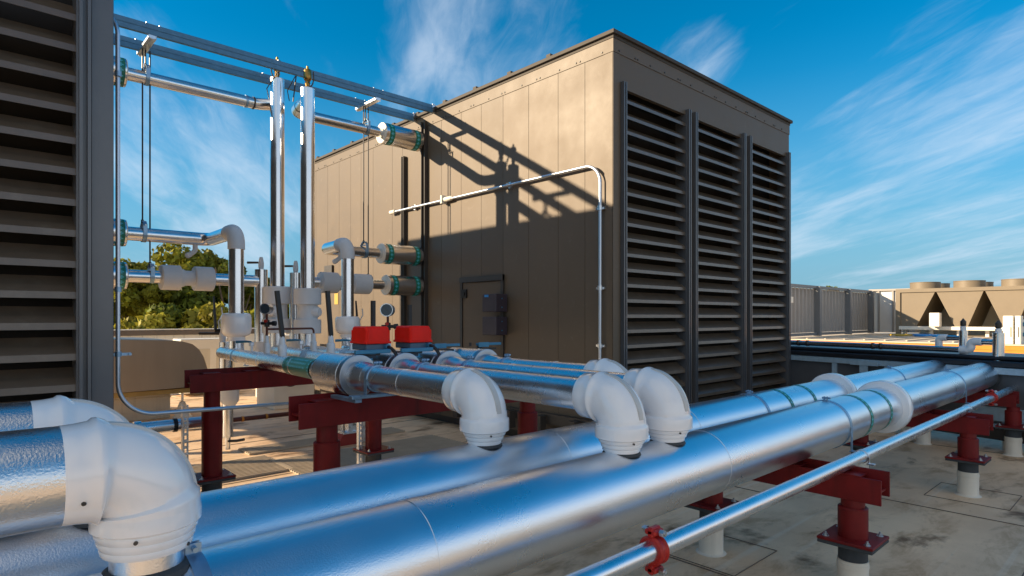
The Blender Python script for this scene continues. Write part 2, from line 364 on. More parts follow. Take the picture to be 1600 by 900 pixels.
def obj(name, mb, mats, parent=None, smooth=True, ang=35):
    me = bpy.data.meshes.new(name); off = V((0, 0, 0))
    if parent is not None:
        off = parent['_o'] if False else OFF[parent.name]
    me.from_pydata([tuple(q - off) for q in mb.v], [], mb.f)
    ms = mats if isinstance(mats, (list, tuple)) else [mats]
    for m in ms: me.materials.append(m)
    if len(ms) > 1: me.polygons.foreach_set('material_index', mb.m)
    bm = bmesh.new(); bm.from_mesh(me); bmesh.ops.recalc_face_normals(bm, faces=bm.faces); bm.to_mesh(me); bm.free()
    if smooth:
        me.shade_smooth(); me.set_sharp_from_angle(angle=R(ang))
    o = bpy.data.objects.new(name, me); COL.objects.link(o)
    if parent is not None: o.parent = parent; OFF[o.name] = off
    else: OFF[o.name] = off
    return o
OFF = {}
def split(name, mb, mats, parent=None, **kw):
    """link every loose piece of a builder as an object of its own"""
    n = len(mb.v); par = list(range(n))
    def find(a):
        while par[a] != a: par[a] = par[par[a]]; a = par[a]
        return a
    for f in mb.f:
        r = find(f[0])
        for q in f[1:]: par[find(q)] = r
    groups = {}
    for f, mi in zip(mb.f, mb.m): groups.setdefault(find(f[0]), []).append((f, mi))
    out = []
    for fs in groups.values():
        ids = sorted({i for f, _ in fs for i in f}); mp_ = {a: k for k, a in enumerate(ids)}
        q = MB(); q.v = [mb.v[i] for i in ids]; q.f = [tuple(mp_[i] for i in f) for f, _ in fs]; q.m = [mi for _, mi in fs]
        out.append(obj(name, q, mats, parent, **kw))
    return out
def thing(name, label, cat, loc=(0, 0, 0), group=None):
    o = bpy.data.objects.new(name, None); COL.objects.link(o); o.location = loc; o.empty_display_size = .1
    OFF[o.name] = V(loc); tag(o, label, cat, group); return o
def tag(o, label=None, cat=None, group=None, kind=None):
    if label: o['label'] = label
    if cat: o['category'] = cat
    if group: o['group'] = group
    if kind: o['kind'] = kind
    return o

def P(u, v, x=None, y=None, z=None):        # photo pixel -> point on a known plane (used to look up sizes while modelling)
    k = (u - 800) / F; dx = CC + k * SS; dy = SS - k * CC; w = -(v - 495) / F
    d = x / dx if x is not None else y / dy if y is not None else (z - 1.6) / w
    return V((d * dx, d * dy, 1.6 + d * w))

# ================================================================== setting
m = MB(); m.box(-14, 23.8, -8, 17, -.3, 0); o = obj('roof', m, ROOF, smooth=False); tag(o, kind='structure')
m = MB(); m.box(-700, 900, -700, 900, -7.2, -7.0); o = obj('ground', m, mat('far_ground', (.12, .13, .06), .9, 0, .3, .05), smooth=False); tag(o, kind='structure')
# building body under the roof so it stands on the ground
m = MB(); m.box(-13.9, 23.7, -7.9, 16.9, -7, -.31); o = obj('building_base', m, WALLW, smooth=False); tag(o, kind='structure')
# seams in the roof sheet: overlapping strips with a dark edge
m = MB()
def seam_x(y, x0, x1, w=.007):
    m.box(x0, x1, y - w / 2, y + w / 2, .002, .006)
def seam_y(x, y0, y1, w=.007):
    m.box(x - w / 2, x + w / 2, y0, y1, .002, .006)
for y in (-3.1, -1.25, .62, 2.44, 4.3, 6.1, 7.95, 9.8, 11.6, 13.4): seam_x(y, -6, 23)
for i, y in enumerate((-1.25, .62, 2.44)):
    for x in (1.6 + i * 1.9, 5.2 + i * .8, 8.5 + i * .5): seam_y(x, y, y + 1.86)
for (cx, cy) in ((3.83, 2.12), (6.7, 1.20)):
    w = .30
    seam_x(cy - w, cx - w, cx + w, .004); seam_x(cy + w, cx - w, cx + w, .004); seam_y(cx - w, cy - w, cy + w, .004); seam_y(cx + w, cy - w, cy + w, .004)
o = obj('roof_seams', m, mat('seam_dark', (.17, .13, .10), .8, 0, .3, 8), smooth=False); tag(o, kind='structure')

# ================================================================== louvred mechanical units
Y0 = 4.209
def louver(parent, x0, x1, z0, z1, lip0, name='louver_panel'):
    m = MB()
    pitch = .175; nb = int((lip0 - z0) / pitch) + 1
    for i in range(nb):
        z = lip0 - pitch * i
        if z < z0 + .01: break
        y = Y0 - .004
        prof = [(y, z - .012), (y + .003, z + .026), (y + .050, z + .066), (y + .056, z + .058), (y + .068, z + .068), (y + .112, z + .108), (y + .122, z + .118), (y + .122, z + .112),
                (y + .114, z + .100), (y + .070, z + .059), (y + .052, z + .050), (y + .008, z + .014), (y + .005, z - .012)]
        m.extrude([(a, b) for a, b in prof], (x0, 0, 0), (0, 1, 0), (0, 0, 1), (x1 - x0, 0, 0))
    p = obj(name, m, BLADE, parent, ang=25)
    return p
def screen_unit(name, label, x0, x1, y0, y1, ztop, bays, lip0, zc0, side):
    t = thing(name, label, 'louvred unit', ((x0 + x1) / 2, (y0 + y1) / 2, 0))
    # louvre face: cladding around openings
    m = MB(); zo = 4.19 if ztop < 4.8 else 4.19
    xs = [x0]
    for a, b in bays: xs += [a, b]
    xs.append(x1)
    for i in range(0, len(xs), 2): m.box(xs[i], xs[i + 1], y0, y0 + .05, 0.12, zo)
    m.box(x0, x1, y0, y0 + .05, zo, ztop - .03)
    for a, b in bays: m.box(a, b, y0, y0 + .05, .12, zc0)
    obj('front_cladding', m, BRON, t, smooth=False)
    m = MB()
    # side walls in plates with open joints
    for sx, out in ((x0, -1), (x1, 1)):
        ys = [y0 + .0] + side + [y1]
        for a, b in zip(ys[:-1], ys[1:]):
            w = .003
            m.box(sx if out < 0 else sx - .05, sx + .05 if out < 0 else sx, a + w + (.051 if a == y0 else 0), b - w, .12, ztop - .03)
    m.box(x0, x1, y1 - .05, y1, .12, ztop - .03)
    obj('side_cladding', m, BRON, t, smooth=False)
    m = MB(); m.box(x0 + .055, x1 - .055, y0 + .30, y1 - .055, .14, ztop - .05)
    obj('inner_body', m, VOID, t, smooth=False)
    m = MB(); m.box(x0 + .1, x1 - .1, y0 + .1, y1 - .1, 0, .12); obj('base_curb', m, BDARK, t, smooth=False)
    m = MB(); e = .045
    m.box(x0 - e, x1 + e, y0 - e, y1 + e, ztop - .015, ztop + .03, bev=.004)
    m.box(x0 - .015, x1 + .015, y0 - .015, y1 + .015, ztop - .05, ztop - .015)
    obj('roof_cap', m, CAPM, t, smooth=False)
    m = MB()
    m.box(x0 - .008, x1 + .008, y0 - .008, y0 + .0, ztop - .20, ztop - .05); m.box(x0 - .008, x0, y0, y1, ztop - .20, ztop - .05)
    obj('top_flashing', m, BRON, t, smooth=False)
    m = MB()
    for k in range(int((x1 - x0) / .3)):
        for dd in ((0, .05) if k % 3 == 1 else (0,)):
            m.cyl((x0 + .1 + k * .3 + dd, y0 - .008, ztop - .17), (x0 + .1 + k * .3 + dd, y0 - .016, ztop - .17), .011, seg=8)
    for k in range(int((y1 - y0) / .33)):
        for dd in ((0, .06) if k % 2 == 1 else (0,)):
            m.cyl((x0 - .008, y0 + .15 + k * .33 + dd, ztop - .17), (x0 - .016, y0 + .15 + k * .33 + dd, ztop - .17), .011, seg=8)
    obj('screws', m, SCREW, t)
    m = MB()
    for k in range(11):
        yy = y0 + .95 + k * .72
        if yy < y1 - .1: m.box(x0 - .02, x0 + .05, yy, yy + .07, ztop + .03, ztop + .075)
    split('roof_clip', m, CAPM, t, smooth=False)
    for a, b in bays:
        louver(t, a + .002, b - .002, zc0, zo, lip0)
        m = MB()
        for xa, xb in ((a - .055, a), (b, b + .055)):
            if xb > x1: xb = x1 - .001
            m.box(xa, xa + .016, y0 - .055, y0 - .001, zc0, zo + .06); m.box(xb - .016, xb, y0 - .055, y0 - .001, zc0, zo + .06)
            m.box(xa + .016, xb - .016, y0 - .02, y0 - .001, zc0, zo + .05)
        m.box(a - .002, a + .01, y0 - .02, y0 + .14, zc0, zo); m.box(b - .01, b + .002, y0 - .02, y0 + .14, zc0, zo)
        obj('louver_frame', m, BTRIM, t, smooth=False)
    return t

RX0, RX1, RY1, ZT = 5.4, 9.99, 12.33, 4.76
joints = [4.619, 5.045, 5.559, 6.05, 6.506, 6.96, 7.441, 7.80, 8.52, 8.838, 9.471, 9.9, 10.288, 10.745, 11.23, 11.75]
ru = screen_unit('louvered_unit', 'big bronze louvred mechanical unit with sunlit side wall right of the pipe risers', RX0, RX1, Y0, RY1, ZT,
                 [(5.587, 6.886), (7.102, 8.37), (8.606, 9.88)], 4.05, .35, joints)
lu = screen_unit('louvered_unit', 'dark louvred unit cut off by the left edge of the photo', -4.6, .68, Y0, 6.3, ZT, [(-3.9, -2.7), (-2.5, -1.25), (-1.05, .516)], 3.29, .35,
                 [5.0, 5.6])
m = MB(); m.box(-.60, .68, 6.305, 11.95, 1.5, ZT - .03); obj('unseen_raised_wing', m, BRON, lu, smooth=False)  # unseen wing, made narrow and raised so sun reaches the floor
m = MB(); m.box(-.64, .725, 6.36, 11.99, ZT - .028, ZT + .03, bev=.004); obj('unseen_wing_cap', m, CAPM, lu, smooth=False)
for xx, yy in ((-.5, 8.8), (-.5, 11.8), (.58, 8.8), (.58, 11.8)):
    m = MB(); m.box(xx - .05, xx + .05, yy - .05, yy + .05, 0, 1.499); obj('leg', m, BDARK, lu, smooth=False)  # legs added under the unseen wing
# broad corner plate of the left unit
m = MB(); m.box(.575, .685, Y0 - .022, Y0 - .001, .12, ZT - .06, bev=.004); obj('corner_trim', m, BTRIM, lu, smooth=False)
m = MB(); m.box(5.385, 5.40, Y0 - .006, Y0 + .11, .12, ZT - .21); m.box(5.385, 5.50, Y0 - .012, Y0 - .001, .12, ZT - .21); obj('corner_trim', m, BRON, ru, smooth=False)
# vertical channel posts on the lit wall
for (ya, yb, zt) in ((7.80, 7.90, 4.63), (8.40, 8.47, 4.20)):
    m = MB(); m.box(5.335, 5.398, ya, ya + .012, .5, zt); m.box(5.335, 5.398, yb - .012, yb, .5, zt); m.box(5.385, 5.398, ya + .012, yb - .012, .5, zt)
    obj('channel_post', m, BDARK, ru, smooth=False)
# small service door with frame and handle
m = MB(); m.box(5.385, 5.397, 6.075, 6.90, .5, 2.085, bev=.004); dr = obj('door', m, BRON, ru, smooth=False)
m = MB(); m.box(5.37, 5.398, 6.02, 6.07, .5, 2.16); m.box(5.37, 5.398, 6.905, 6.955, .5, 2.16); m.box(5.36, 5.398, 6.02, 6.955, 2.09, 2.165); obj('frame', m, BDARK, dr, smooth=False)
m = MB(); m.sweep(fillet([(5.375, 6.20, 1.90), (5.33, 6.20, 1.90), (5.33, 6.20, 1.70), (5.375, 6.20, 1.70)], .03), .012, 10); obj('handle', m, BLACK, dr)
m = MB(); m.cyl((5.385, 6.86, 1.93), (5.35, 6.86, 1.93), .035, seg=16); m.box(5.36, 5.385, 6.80, 6.92, 1.87, 1.99); obj('hinge', m, BLACK, dr)
m = MB(); m.box(5.36, 5.398, 10.98, 11.30, 2.28, 2.60); obj('vent_box', m, BDARK, ru, smooth=False)
m = MB(); m.box(5.392, 5.399, 10.78, 10.93, 1.84, 2.06); obj('warning_sticker', m, YEL, ru, smooth=False)
for k, (z0, z1, lab) in enumerate(((1.665, 1.90, 'upper of two black control boxes beside the service door, with a blue sticker'), (1.36, 1.60, 'lower of two black control boxes beside the service door'))):
    t = thing('control_box', lab, 'control box', (5.3, 6.1, z0), 'black control boxes on the unit wall')
    m = MB(); m.box(5.17, 5.37, 5.93, 6.21, z0, z1, bev=.006); obj('housing', m, BOXM, t, smooth=False)
    m = MB()
    for zz in (z0 + .06, z1 - .06): m.cyl((5.27, 5.93, zz), (5.27, 5.92, zz), .008, seg=8)
    split('screw', m, LEV, t)
    m = MB(); m.box(5.37, 5.398, 6.0, 6.12, z0 + .03, z1 - .03); obj('bracket', m, BLACK, t, smooth=False)
    if k == 0:
        m = MB(); m.box(5.166, 5.171, 6.08, 6.16, z1 - .04, z1 - .01); obj('sticker', m, SIGNB, t, smooth=False)
# lower steel rail along the foot of the wall
m = MB(); m.box(5.30, 5.38, 4.3, 9.4, .30, .42); o = obj('base_rail', m, BDARK, ru, smooth=False)
m = MB()
for k in range(9): m.box(5.20, 5.30, 4.6 + k * .55, 4.7 + k * .55, .18, .40)
split('base_bracket', m, BDARK, ru, smooth=False)

# ================================================================== pipes helpers
def strap(parent, c, axis, r, w=.022, top=True, leg=None, name='strap', ma=None):
    """thin clamp band with a bolt lug"""
    c = V(c); axis = V(axis).normalized(); m = MB()
    m.lathe(c - axis * w / 2, axis, [(0, r + .0005), (0, r + .005), (w, r + .005), (w, r + .0005)], 40)
    if top:
        s = axis.cross(V((0, 0, 1))).normalized(); zt = c + V((0, 0, r))
        for q in (-1, 1):
            b = zt + s * q * .007 - axis * w / 2
            vs = [b + s * q * .003 * i + axis * w * j + V((0, 0, -.002 + .03 * k)) for i in (0, 1) for j in (0, 1) for k in (0, 1)]
            m.add(vs, [(0, 1, 3, 2), (4, 6, 7, 5), (0, 4, 5, 1), (2, 3, 7, 6), (0, 2, 6, 4), (1, 5, 7, 3)])
        m.cyl(zt + V((0, 0, .018)) - s * .022, zt + V((0, 0, .018)) + s * .03, .0065, seg=10)
    if leg:
        s = axis.cross(V((0, 0, 1))).normalized()
        for q in (-1, 1):
            b = c + s * q * (r + .001) - axis * w / 2
            vs = [b + s * q * .005 * i + axis * w * j + V((0, 0, -(c.z - leg) * k)) for i in (0, 1) for j in (0, 1) for k in (0, 1)]
            m.add(vs, [(0, 1, 3, 2), (4, 6, 7, 5), (0, 4, 5, 1), (2, 3, 7, 6), (0, 2, 6, 4), (1, 5, 7, 3)])
            m.box(-.02, .02, -.02, .02, 0, .006, mtx=Matrix.Translation(c + s * q * (r + .015) + V((0, 0, leg - c.z))))
    return obj(name, m, ma or STRUT, parent)

def tape(parent, c, axis, r, w, n=28, name='tape_band'):
    """green tape with a repeated arrow pattern running round the pipe"""
    c = V(c); d = V(axis).normalized(); a = d.orthogonal().normalized(); b = d.cross(a); m = MB()
    seg = n * 4; ts = [0, .22, .40, .60, .78, 1.0]
    rings = [[c + d * ((t - .5) * w) + (a * math.cos(2 * PI * k / seg) + b * math.sin(2 * PI * k / seg)) * (r + .0018) for k in range(seg)] for t in ts]
    o = 0
    for q in rings: m.v += q
    pat = [[0, 0, 0, 0], [0, 1, 0, 0], [1, 1, 1, 0], [0, 1, 0, 0], [0, 0, 0, 0]]
    for i in range(5):
        for j in range(seg):
            k = (j + 1) % seg
            m.f.append((i * seg + j, i * seg + k, (i + 1) * seg + k, (i + 1) * seg + j)); m.m.append(pat[i][j % 4])
    return obj(name, m, [GREEN, GLINE], parent)

def elbow_cover(parent, corner, din, r, stem, rb=None, nring=3, zbot=None, start=None, scale=1, ch=.54, cq=1.12, ridge=1.11, bend=1.0):
    """moulded white elbow fitting cover: pipe arrives along din, leaves downward"""
    C = V(corner); d = V(din).normalized(); dn = V((0, 0, -1)); rb = rb or r * 1.12; start = start or rb + .05
    pts = [C - d * (start)]; rad = [r * .95]
    pts.append(C - d * (start - .004)); rad.append(r * .985)
    cen = C - d * rb + dn * rb
    st = max(start - rb, .02)
    for k in (.45, .80, .92): pts.append(C - d * (start - st * k)); rad.append(r * (1.0, 1.03, ridge)[(.45, .80, .92).index(k)])
    n = 22
    for k in range(n + 1):
        a = PI / 2 * k / n
        pts.append(cen + d * rb * math.sin(a) - dn * rb * math.cos(a))
        e = ridge if k == 0 else 1.045 if k == 1 else (1.0 + .03 * math.sin(PI * k / n)) * bend if 2 < k < n - 2 else 1.03 * (bend if k < n - 2 else 1)
        rad.append(r * e)
    # collar and stepped rings below
    z = C.z - rb; x = C + dn * rb
    prof = [(.004, cq - .02), (.012, cq), (r * (ch - .04), cq), (r * ch, cq - .06)]
    for dz, q in prof: pts.append(x + dn * dz); rad.append(r * q)
    zz = r * ch; rr = 1.02
    endz = (x.z - zbot) if zbot is not None else zz + nring * r * .24
    step = (endz - zz) / nring
    rend = stem / r * 1.16
    for i in range(nring):
        q = 1.0 - (1.0 - rend) * (i + .3) / nring
        pts += [x + dn * (zz + .002), x + dn * (zz + .006 * scale), x + dn * (zz + step - .006 * scale), x + dn * (zz + step - .001)]
        rad += [r * q * .985, r * q, r * q * .985, r * q * .955]; zz += step
    m = MB(); m.sweep(pts, 0, 56, radii=rad)
    o = obj('elbow_cover', m, PVC, parent, ang=50)
    # moulded rib following the outer bend
    m = MB(); side = d.cross(dn)
    rings = []
    for k in range(19):
        a = PI / 2 * (.06 + .86 * k / 18)
        radial = (d * math.sin(a) - dn * math.cos(a)); c = cen + radial * (rb + r * bend * (1.0 + .03 * math.sin(a * 2)))
        w = r * .17; rings.append([c - side * w - radial * .01, c - side * w * .7 + radial * .005 * scale, c + side * w * .7 + radial * .005 * scale, c + side * w - radial * .01])
    m.loft(rings); obj('rib', m, GRIME, o, ang=50)
    m = MB()
    for (dz, ang2, q) in ((r * ch + step * .5, -60, 1.0), (endz - step * .5, 10, rend + (1 - rend) * .18)):
        for sgn in (ang2, ang2 + 175):
            v = Matrix.Rotation(R(sgn), 3, 'Z') @ V((.6, -.8, 0)); v.normalize(); c = x + dn * dz + v * r * q
            m.cyl(c - v * .004, c + v * .003, .0042, seg=10)
    c = C - d * (start - .02) + side * r * .96
    for q in (.75,):
        v = (side * abs(q) * 1.05 + V((0, 0, 1)) * .35 * (1 if q > 0 else -1)).normalized() * (-1 if side.y > 0 and abs(d.x) > .5 else 1)
        c = C - d * (start - st * .5) + v * r
        m.cyl(c - v * .004, c + v * .003, .0045, seg=10)
    split('rivet', m, SCREW, o)
    return o

# ================================================================== the two big mains
RB = .158; ZM = .878
def main_pipe(y, label, straps, tapes, collar, xseams, xend, ztop=None):
    t = thing('insulated_main_pipe', label, 'pipe', (4, y, ZM), 'two big insulated main pipes')
    m = MB(); m.cyl((-2.2, y, ZM), (collar, y, ZM), RB, seg=96); m.cyl((collar, y, ZM), (xend, y, ZM), RB * 1.0, seg=96)
    obj('jacket', m, JACK, t)
    m = MB(); m.lathe((collar - .03, y, ZM), (1, 0, 0), [(0, RB + .001), (.002, RB + .044), (.012, RB + .05), (.09, RB + .05), (.10, RB + .046), (.14, RB + .03), (.155, RB + .001)], 96)
    obj('collar_cover', m, PVC, t)
    for x in xseams:
        m = MB(); m.lathe((x, y, ZM), (1, 0, 0), [(0, RB + .0002), (0, RB + .0018), (.05, RB + .0018), (.05, RB + .0002)], 96); obj('lap_joint', m, JACK, t)
    for x, leg in straps: strap(t, (x, y, ZM), (1, 0, 0), RB, .028, True, leg)
    for x in tapes: tape(t, (x, y, ZM), (1, 0, 0), RB, .05)
    m = MB(); m.lathe((xend - .05, y, ZM), (1, 0, 0), [(0, RB + .001), (0, RB + .022), (.06, RB + .022), (.06, RB + .001)], 64); obj('gasket', m, RUBB, t)
    return t
p1 = main_pipe(1.573, 'nearest big silver insulated pipe crossing the foreground', [(4.311, .72), (7.58, .72)], [4.728, 5.164], 5.47, (2.72, 1.02), 9.36)
p2 = main_pipe(2.09, 'second big silver insulated pipe lying behind the nearest one', [(4.273, None), (7.546, None)], [4.673, 5.112], 5.86, (2.17, 3.35), 9.5)

# small galvanised conduit in front
t = thing('galvanised_pipe', 'slim galvanised pipe with red couplings in front of the big pipes', 'pipe', (4, 1.27, .755))
m = MB(); m.cyl((-.5, 1.27, .758), (9.32, 1.27, .75), .0365, seg=40); obj('tube', m, GALVP, t)
for x in (1.868, 7.97):
    m = MB()
    m.lathe((x - .026, 1.27, .755), (1, 0, 0), [(0, .037), (0, .047), (.008, .054), (.017, .047), (.035, .047), (.044, .054), (.052, .047), (.052, .037)], 40)
    for q in (-1, 1):
        m.box(x - .028, x + .028, 1.27 - .012, 1.27 + .012, .755 + q * .048, .755 + q * .085, bev=.005)
        m.box(x - .028, x + .028, 1.27 - .024, 1.27 + .024, .755 + q * .058, .755 + q * .078, bev=.005)
    cp = obj('coupling', m, REDC, t)
    m = MB()
    for q in (-1, 1):
        m.cyl((x, 1.27 - .05, .755 + q * .068), (x, 1.27 + .05, .755 + q * .068), .007, seg=10); m.cyl((x, 1.27 - .045, .755 + q * .068), (x, 1.27 - .028, .755 + q * .068), .013, seg=6)
        m.cyl((x, 1.27 + .028, .755 + q * .068), (x, 1.27 + .042, .755 + q * .068), .013, seg=6)
    split('bolt', m, BOLT, cp)
for x in (4.05, 6.85): strap(t, (x, 1.27, .755), (1, 0, 0), .0365, .024, False, .712, ma=GALV)

# elbows that come from the left into the mains
for (yy, xc, lab) in ((1.573, .322, 'big white elbow branch in the lower left corner feeding the nearest pipe'), (2.09, .312, 'second white elbow branch half hidden behind the big one at lower left')):
    t = thing('elbow_branch', lab, 'pipe branch', (xc, yy, 1.04), 'two branch pipes with white elbows at lower left')
    m = MB(); m.cyl((-3.2, yy, 1.268), (xc - .1, yy, 1.268), .103, seg=80); obj('jacket', m, JACKF, t)
    elbow_cover(t, (xc, yy, 1.268), (1, 0, 0), .1050, .077, rb=.098, nring=3, zbot=1.076, start=.165, scale=1, ch=.36, cq=1.05, ridge=1.09, bend=.93)
    m = MB(); m.cyl((xc, yy, 1.02), (xc, yy, 1.12), .074, seg=48); obj('stem', m, JACK, t)
    m = MB(); m.lathe((xc, yy, 1.022), (0, 0, 1), [(0, .092), (.012, .088), (.018, .078), (.02, .07)], 48); obj('sealant_ring', m, RUBB, t)
strap(p1, (.415, 1.573, ZM), (1, 0, 0), RB, .035, True, None)

# ================================================================== header pipes with valves and elbows
HEAD = [  # x near, y main, upstream end, label
    (1.753, 2.09, V((2.30, 7.50, 1.18)), 'leftmost header pipe with green flow label, turning down into the second big pipe', 3.63),
    (2.075, 1.573, V((2.95, 7.56, 1.18)), 'second header pipe from the left, turning down into the nearest big pipe', 3.62),
    (2.420, 1.573, V((3.30, 7.50, 1.18)), 'third header pipe from the left, turning down into the nearest big pipe', 3.62),
    (2.740, 2.09, V((3.66, 7.10, 1.18)), 'fourth header pipe, nearest to the louvred wall, mostly behind the others', 3.62)]
ZH = 1.252; RH = .0715
heads = []
for i, (x, ym, far, lab, yv) in enumerate(HEAD):
    t = thing('header_pipe', lab, 'pipe', (x, 4, ZH), 'four parallel header pipes on the red beams')
    heads.append(t)
    rr = .0715 if i < 4 else .07
    m = MB(); m.cyl((x, 3.2, ZH), (x, ym + .08, ZH), rr, seg=56)
    m.sweep([(x, yv - .03, ZH), (x, yv + .15, ZH), tuple(far)], .0665, 48)
    obj('jacket', m, JACKF, t)
    R2 = .121
    m = MB(); m.lathe((x, yv, ZH), (0, -1, 0), [(0, .07), (.0, R2 - .004), (.004, R2), (yv - 3.30, R2), (yv - 3.30, R2 - .002), (yv - 3.25, R2 - .004), (yv - 3.245, .088), (yv - 3.16, .086), (yv - 3.10, .072)], 64)
    vb = obj('valve_body', m, JACKF, t)
    m = MB(); m.lathe((x, 3.275, ZH), (0, -1, 0), [(0, R2 - .012), (.0, R2 + .002), (.034, R2 + .002), (.036, R2 - .004), (.036, .088)], 64); obj('flange_ring', m, FLG, vb)
    m = MB()
    for k in range(8):
        a = 2 * PI * (k + .5) / 8; c = V((x + math.cos(a) * .105, 3.245, ZH + math.sin(a) * .105)); m.cyl(c, c - V((0, .004, 0)), .003, seg=8)
    split('rivet', m, SCREW, vb)
    for ys in (3.03,): strap(t, (x, ys, ZH), (0, 1, 0), rr, .026, True, 1.16)
    m = MB(); m.lathe((x, 2.72 - .05 * i, ZH), (0, 1, 0), [(0, rr), (0, rr + .0015), (.03, rr + .0015), (.03, rr)], 56); obj('lap_joint', m, JACKF, t)
    elbow_cover(t, (x, ym, ZH), (0, -1, 0), .100, .062, rb=.102, nring=3, zbot=1.033, start=.195, ch=.60)
    m = MB(); m.cyl((x, ym, 1.02), (x, ym, 1.08), .062, seg=40); obj('stem', m, JACK, t)
    m = MB(); m.lathe((x, ym, 1.022), (0, 0, 1), [(0, .082), (.010, .077), (.015, .066), (.016, .06)], 40); obj('sealant_ring', m, RUBB, t)
# far clamps
A0 = V((1.753, 3.78, ZH)); A1 = HEAD[0][2]; dA = (A1 - A0).normalized()
pa = A0 + dA * 2.8
strap(heads[0], pa, dA, .0665, .026, False, 1.09)
m = MB(); m.lathe(A1 + dA * .0, dA, [(0, .0665), (.02, .064), (.04, .05), (.05, .02)], 40); obj('end_cap', m, JACKF, heads[0])
for k in (.5, 1.6, 3.1):
    m = MB(); m.lathe(A0 + dA * k, dA, [(0, .067), (0, .0685), (.03, .0685), (.03, .067)], 48); obj('lap_joint', m, JACKF, heads[0])
# green flow label: a sheet of tape with arrow bands at both ends
m = MB(); q0 = A0 + dA * .02; m.lathe(q0, dA, [(0, .0675), (0, .0685), (.60, .0685), (.60, .0675)], 48)
lb = obj('flow_label', m, GREEN, heads[0])
m = MB()
up = V((0, 0, 1)); sd = dA.cross(up).normalized(); ax_up = sd.cross(dA).normalized()
rnd = random.Random(3)
for row in range(3):
    tpos = .07
    while tpos < .54:
        w = rnd.choice((.012, .02, .028)); ang0 = R(28 + row * 24)
        for sgn in (-1,):
            c = []
            for (tt, aa) in ((tpos, ang0), (tpos + w, ang0), (tpos + w, ang0 + R(11)), (tpos, ang0 + R(11))):
                c.append(q0 + dA * tt + (ax_up * math.cos(aa) + sd * sgn * math.sin(aa)) * .0692)
            m.add(c, [(0, 1, 2, 3)])
        tpos += w + .010
obj('lettering', m, GLINE, lb, smooth=False)
tape(heads[0], q0 + dA * .0, dA, .0680, .05, 20); tape(heads[0], q0 + dA * .62, dA, .0680, .05, 20)

# clamps on far part of the second and third headers
B0 = V((2.075, 4.0, ZH)); dB = (HEAD[1][2] - B0).normalized(); strap(heads[1], B0 + dB * 1.55, dB, .0665, .03, True, 1.09)
C0 = V((2.42, 4.0, ZH)); dC = (HEAD[2][2] - C0).normalized(); strap(heads[2], C0 + dC * 1.4, dC, .0665, .03, True, 1.09)

# actuators
for k, (x, y) in enumerate(((1.955, 3.47), (2.275, 3.47))):
    t = thing('valve_actuator', ('left' if k == 0 else 'right') + ' bright red actuator box standing on a valve', 'actuator', (x, y, 1.38), 'red valve actuators')
    m = MB(); m.box(x - .085, x + .095, y - .105, y + .105, 1.43, 1.445, bev=.003)
    prof = [(-.08, -.1, 1.445), (.09, -.1, 1.445)]
    vs = []
    for (sx, sy, z) in ((1, 1, 1.445), (.97, .97, 1.49), (.93, .94, 1.530), (.84, .88, 1.539)):
        a, b = .088 * sx, .102 * sy; e = .015
        vs.append([V((x + .005 + p, y + q, z)) for p, q in ((-a + e, -b), (a - e, -b), (a, -b + e), (a, b - e), (a - e, b), (-a + e, b), (-a, b - e), (-a, -b + e))])
    m.loft(vs); obj('cover', m, ACT, t, ang=30)
    m = MB()
    for sx in (-1, 1):
        for sy in (-1, 1): m.cyl((x + .005 + sx * .078, y + sy * .09, 1.445), (x + .005 + sx * .078, y + sy * .09, 1.515), .008, seg=8)
    split('cover_bolt', m, ACT, t)
    m = MB(); m.box(x - .075, x + .085, y - .095, y + .095, 1.39, 1.43, bev=.006); m.box(x - .03, x + .03, y - .03, y + .03, 1.335, 1.39)
    obj('base', m, ACTB, t, smooth=False)
    m = MB(); m.box(x - .20, x + .04, y - .19, y - .165, 1.375, 1.40, bev=.003); m.box(x - .1, x - .06, y - .18, y - .06, 1.372, 1.385)
    obj('lever', m, LEV, t, smooth=False)
    m = MB(); m.box(x - .17, x + .04, y - .06, y + .06, 1.355, 1.37); obj('mounting_plate', m, BDARK, t, smooth=False)
    m = MB(); m.sweep(fillet([(x + .06, y - .09, 1.41), (x + .06, y - .15, 1.41), (x + .075, y - .21, 1.36), (x + .08, y - .22, 1.20)], .05), .011, 10); obj('cable', m, BLACK, t)
    m = MB(); m.cyl((x + .06, y - .09, 1.41), (x + .06, y - .125, 1.41), .018, seg=16); obj('gland', m, LEV, t)
for k, (x, y) in enumerate(((2.63, 3.55), (2.99, 3.5))):
    t = thing('valve_lever', ('flat blue lever handle on the third header valve' if k == 0 else 'flat blue lever handle on the fourth header valve'), 'lever', (x, y, 1.37), 'flat blue valve levers')
    m = MB(); m.box(x - .13, x + .10, y - .02, y + .012, 1.385, 1.405, bev=.003); m.box(x - .13, x - .03, y - .026, y - .02, 1.375, 1.41); obj('handle', m, LEV, t, smooth=False)
    m = MB(); m.cyl((x - .1, y, 1.36), (x - .1, y, 1.385), .02, seg=12); m.cyl((x - .19, y, 1.385), (x - .19, y, 1.41), .009, seg=8); m.box(x - .2, x + .02, y - .05, y + .05, 1.355, 1.368); obj('stem', m, BLACK, t)

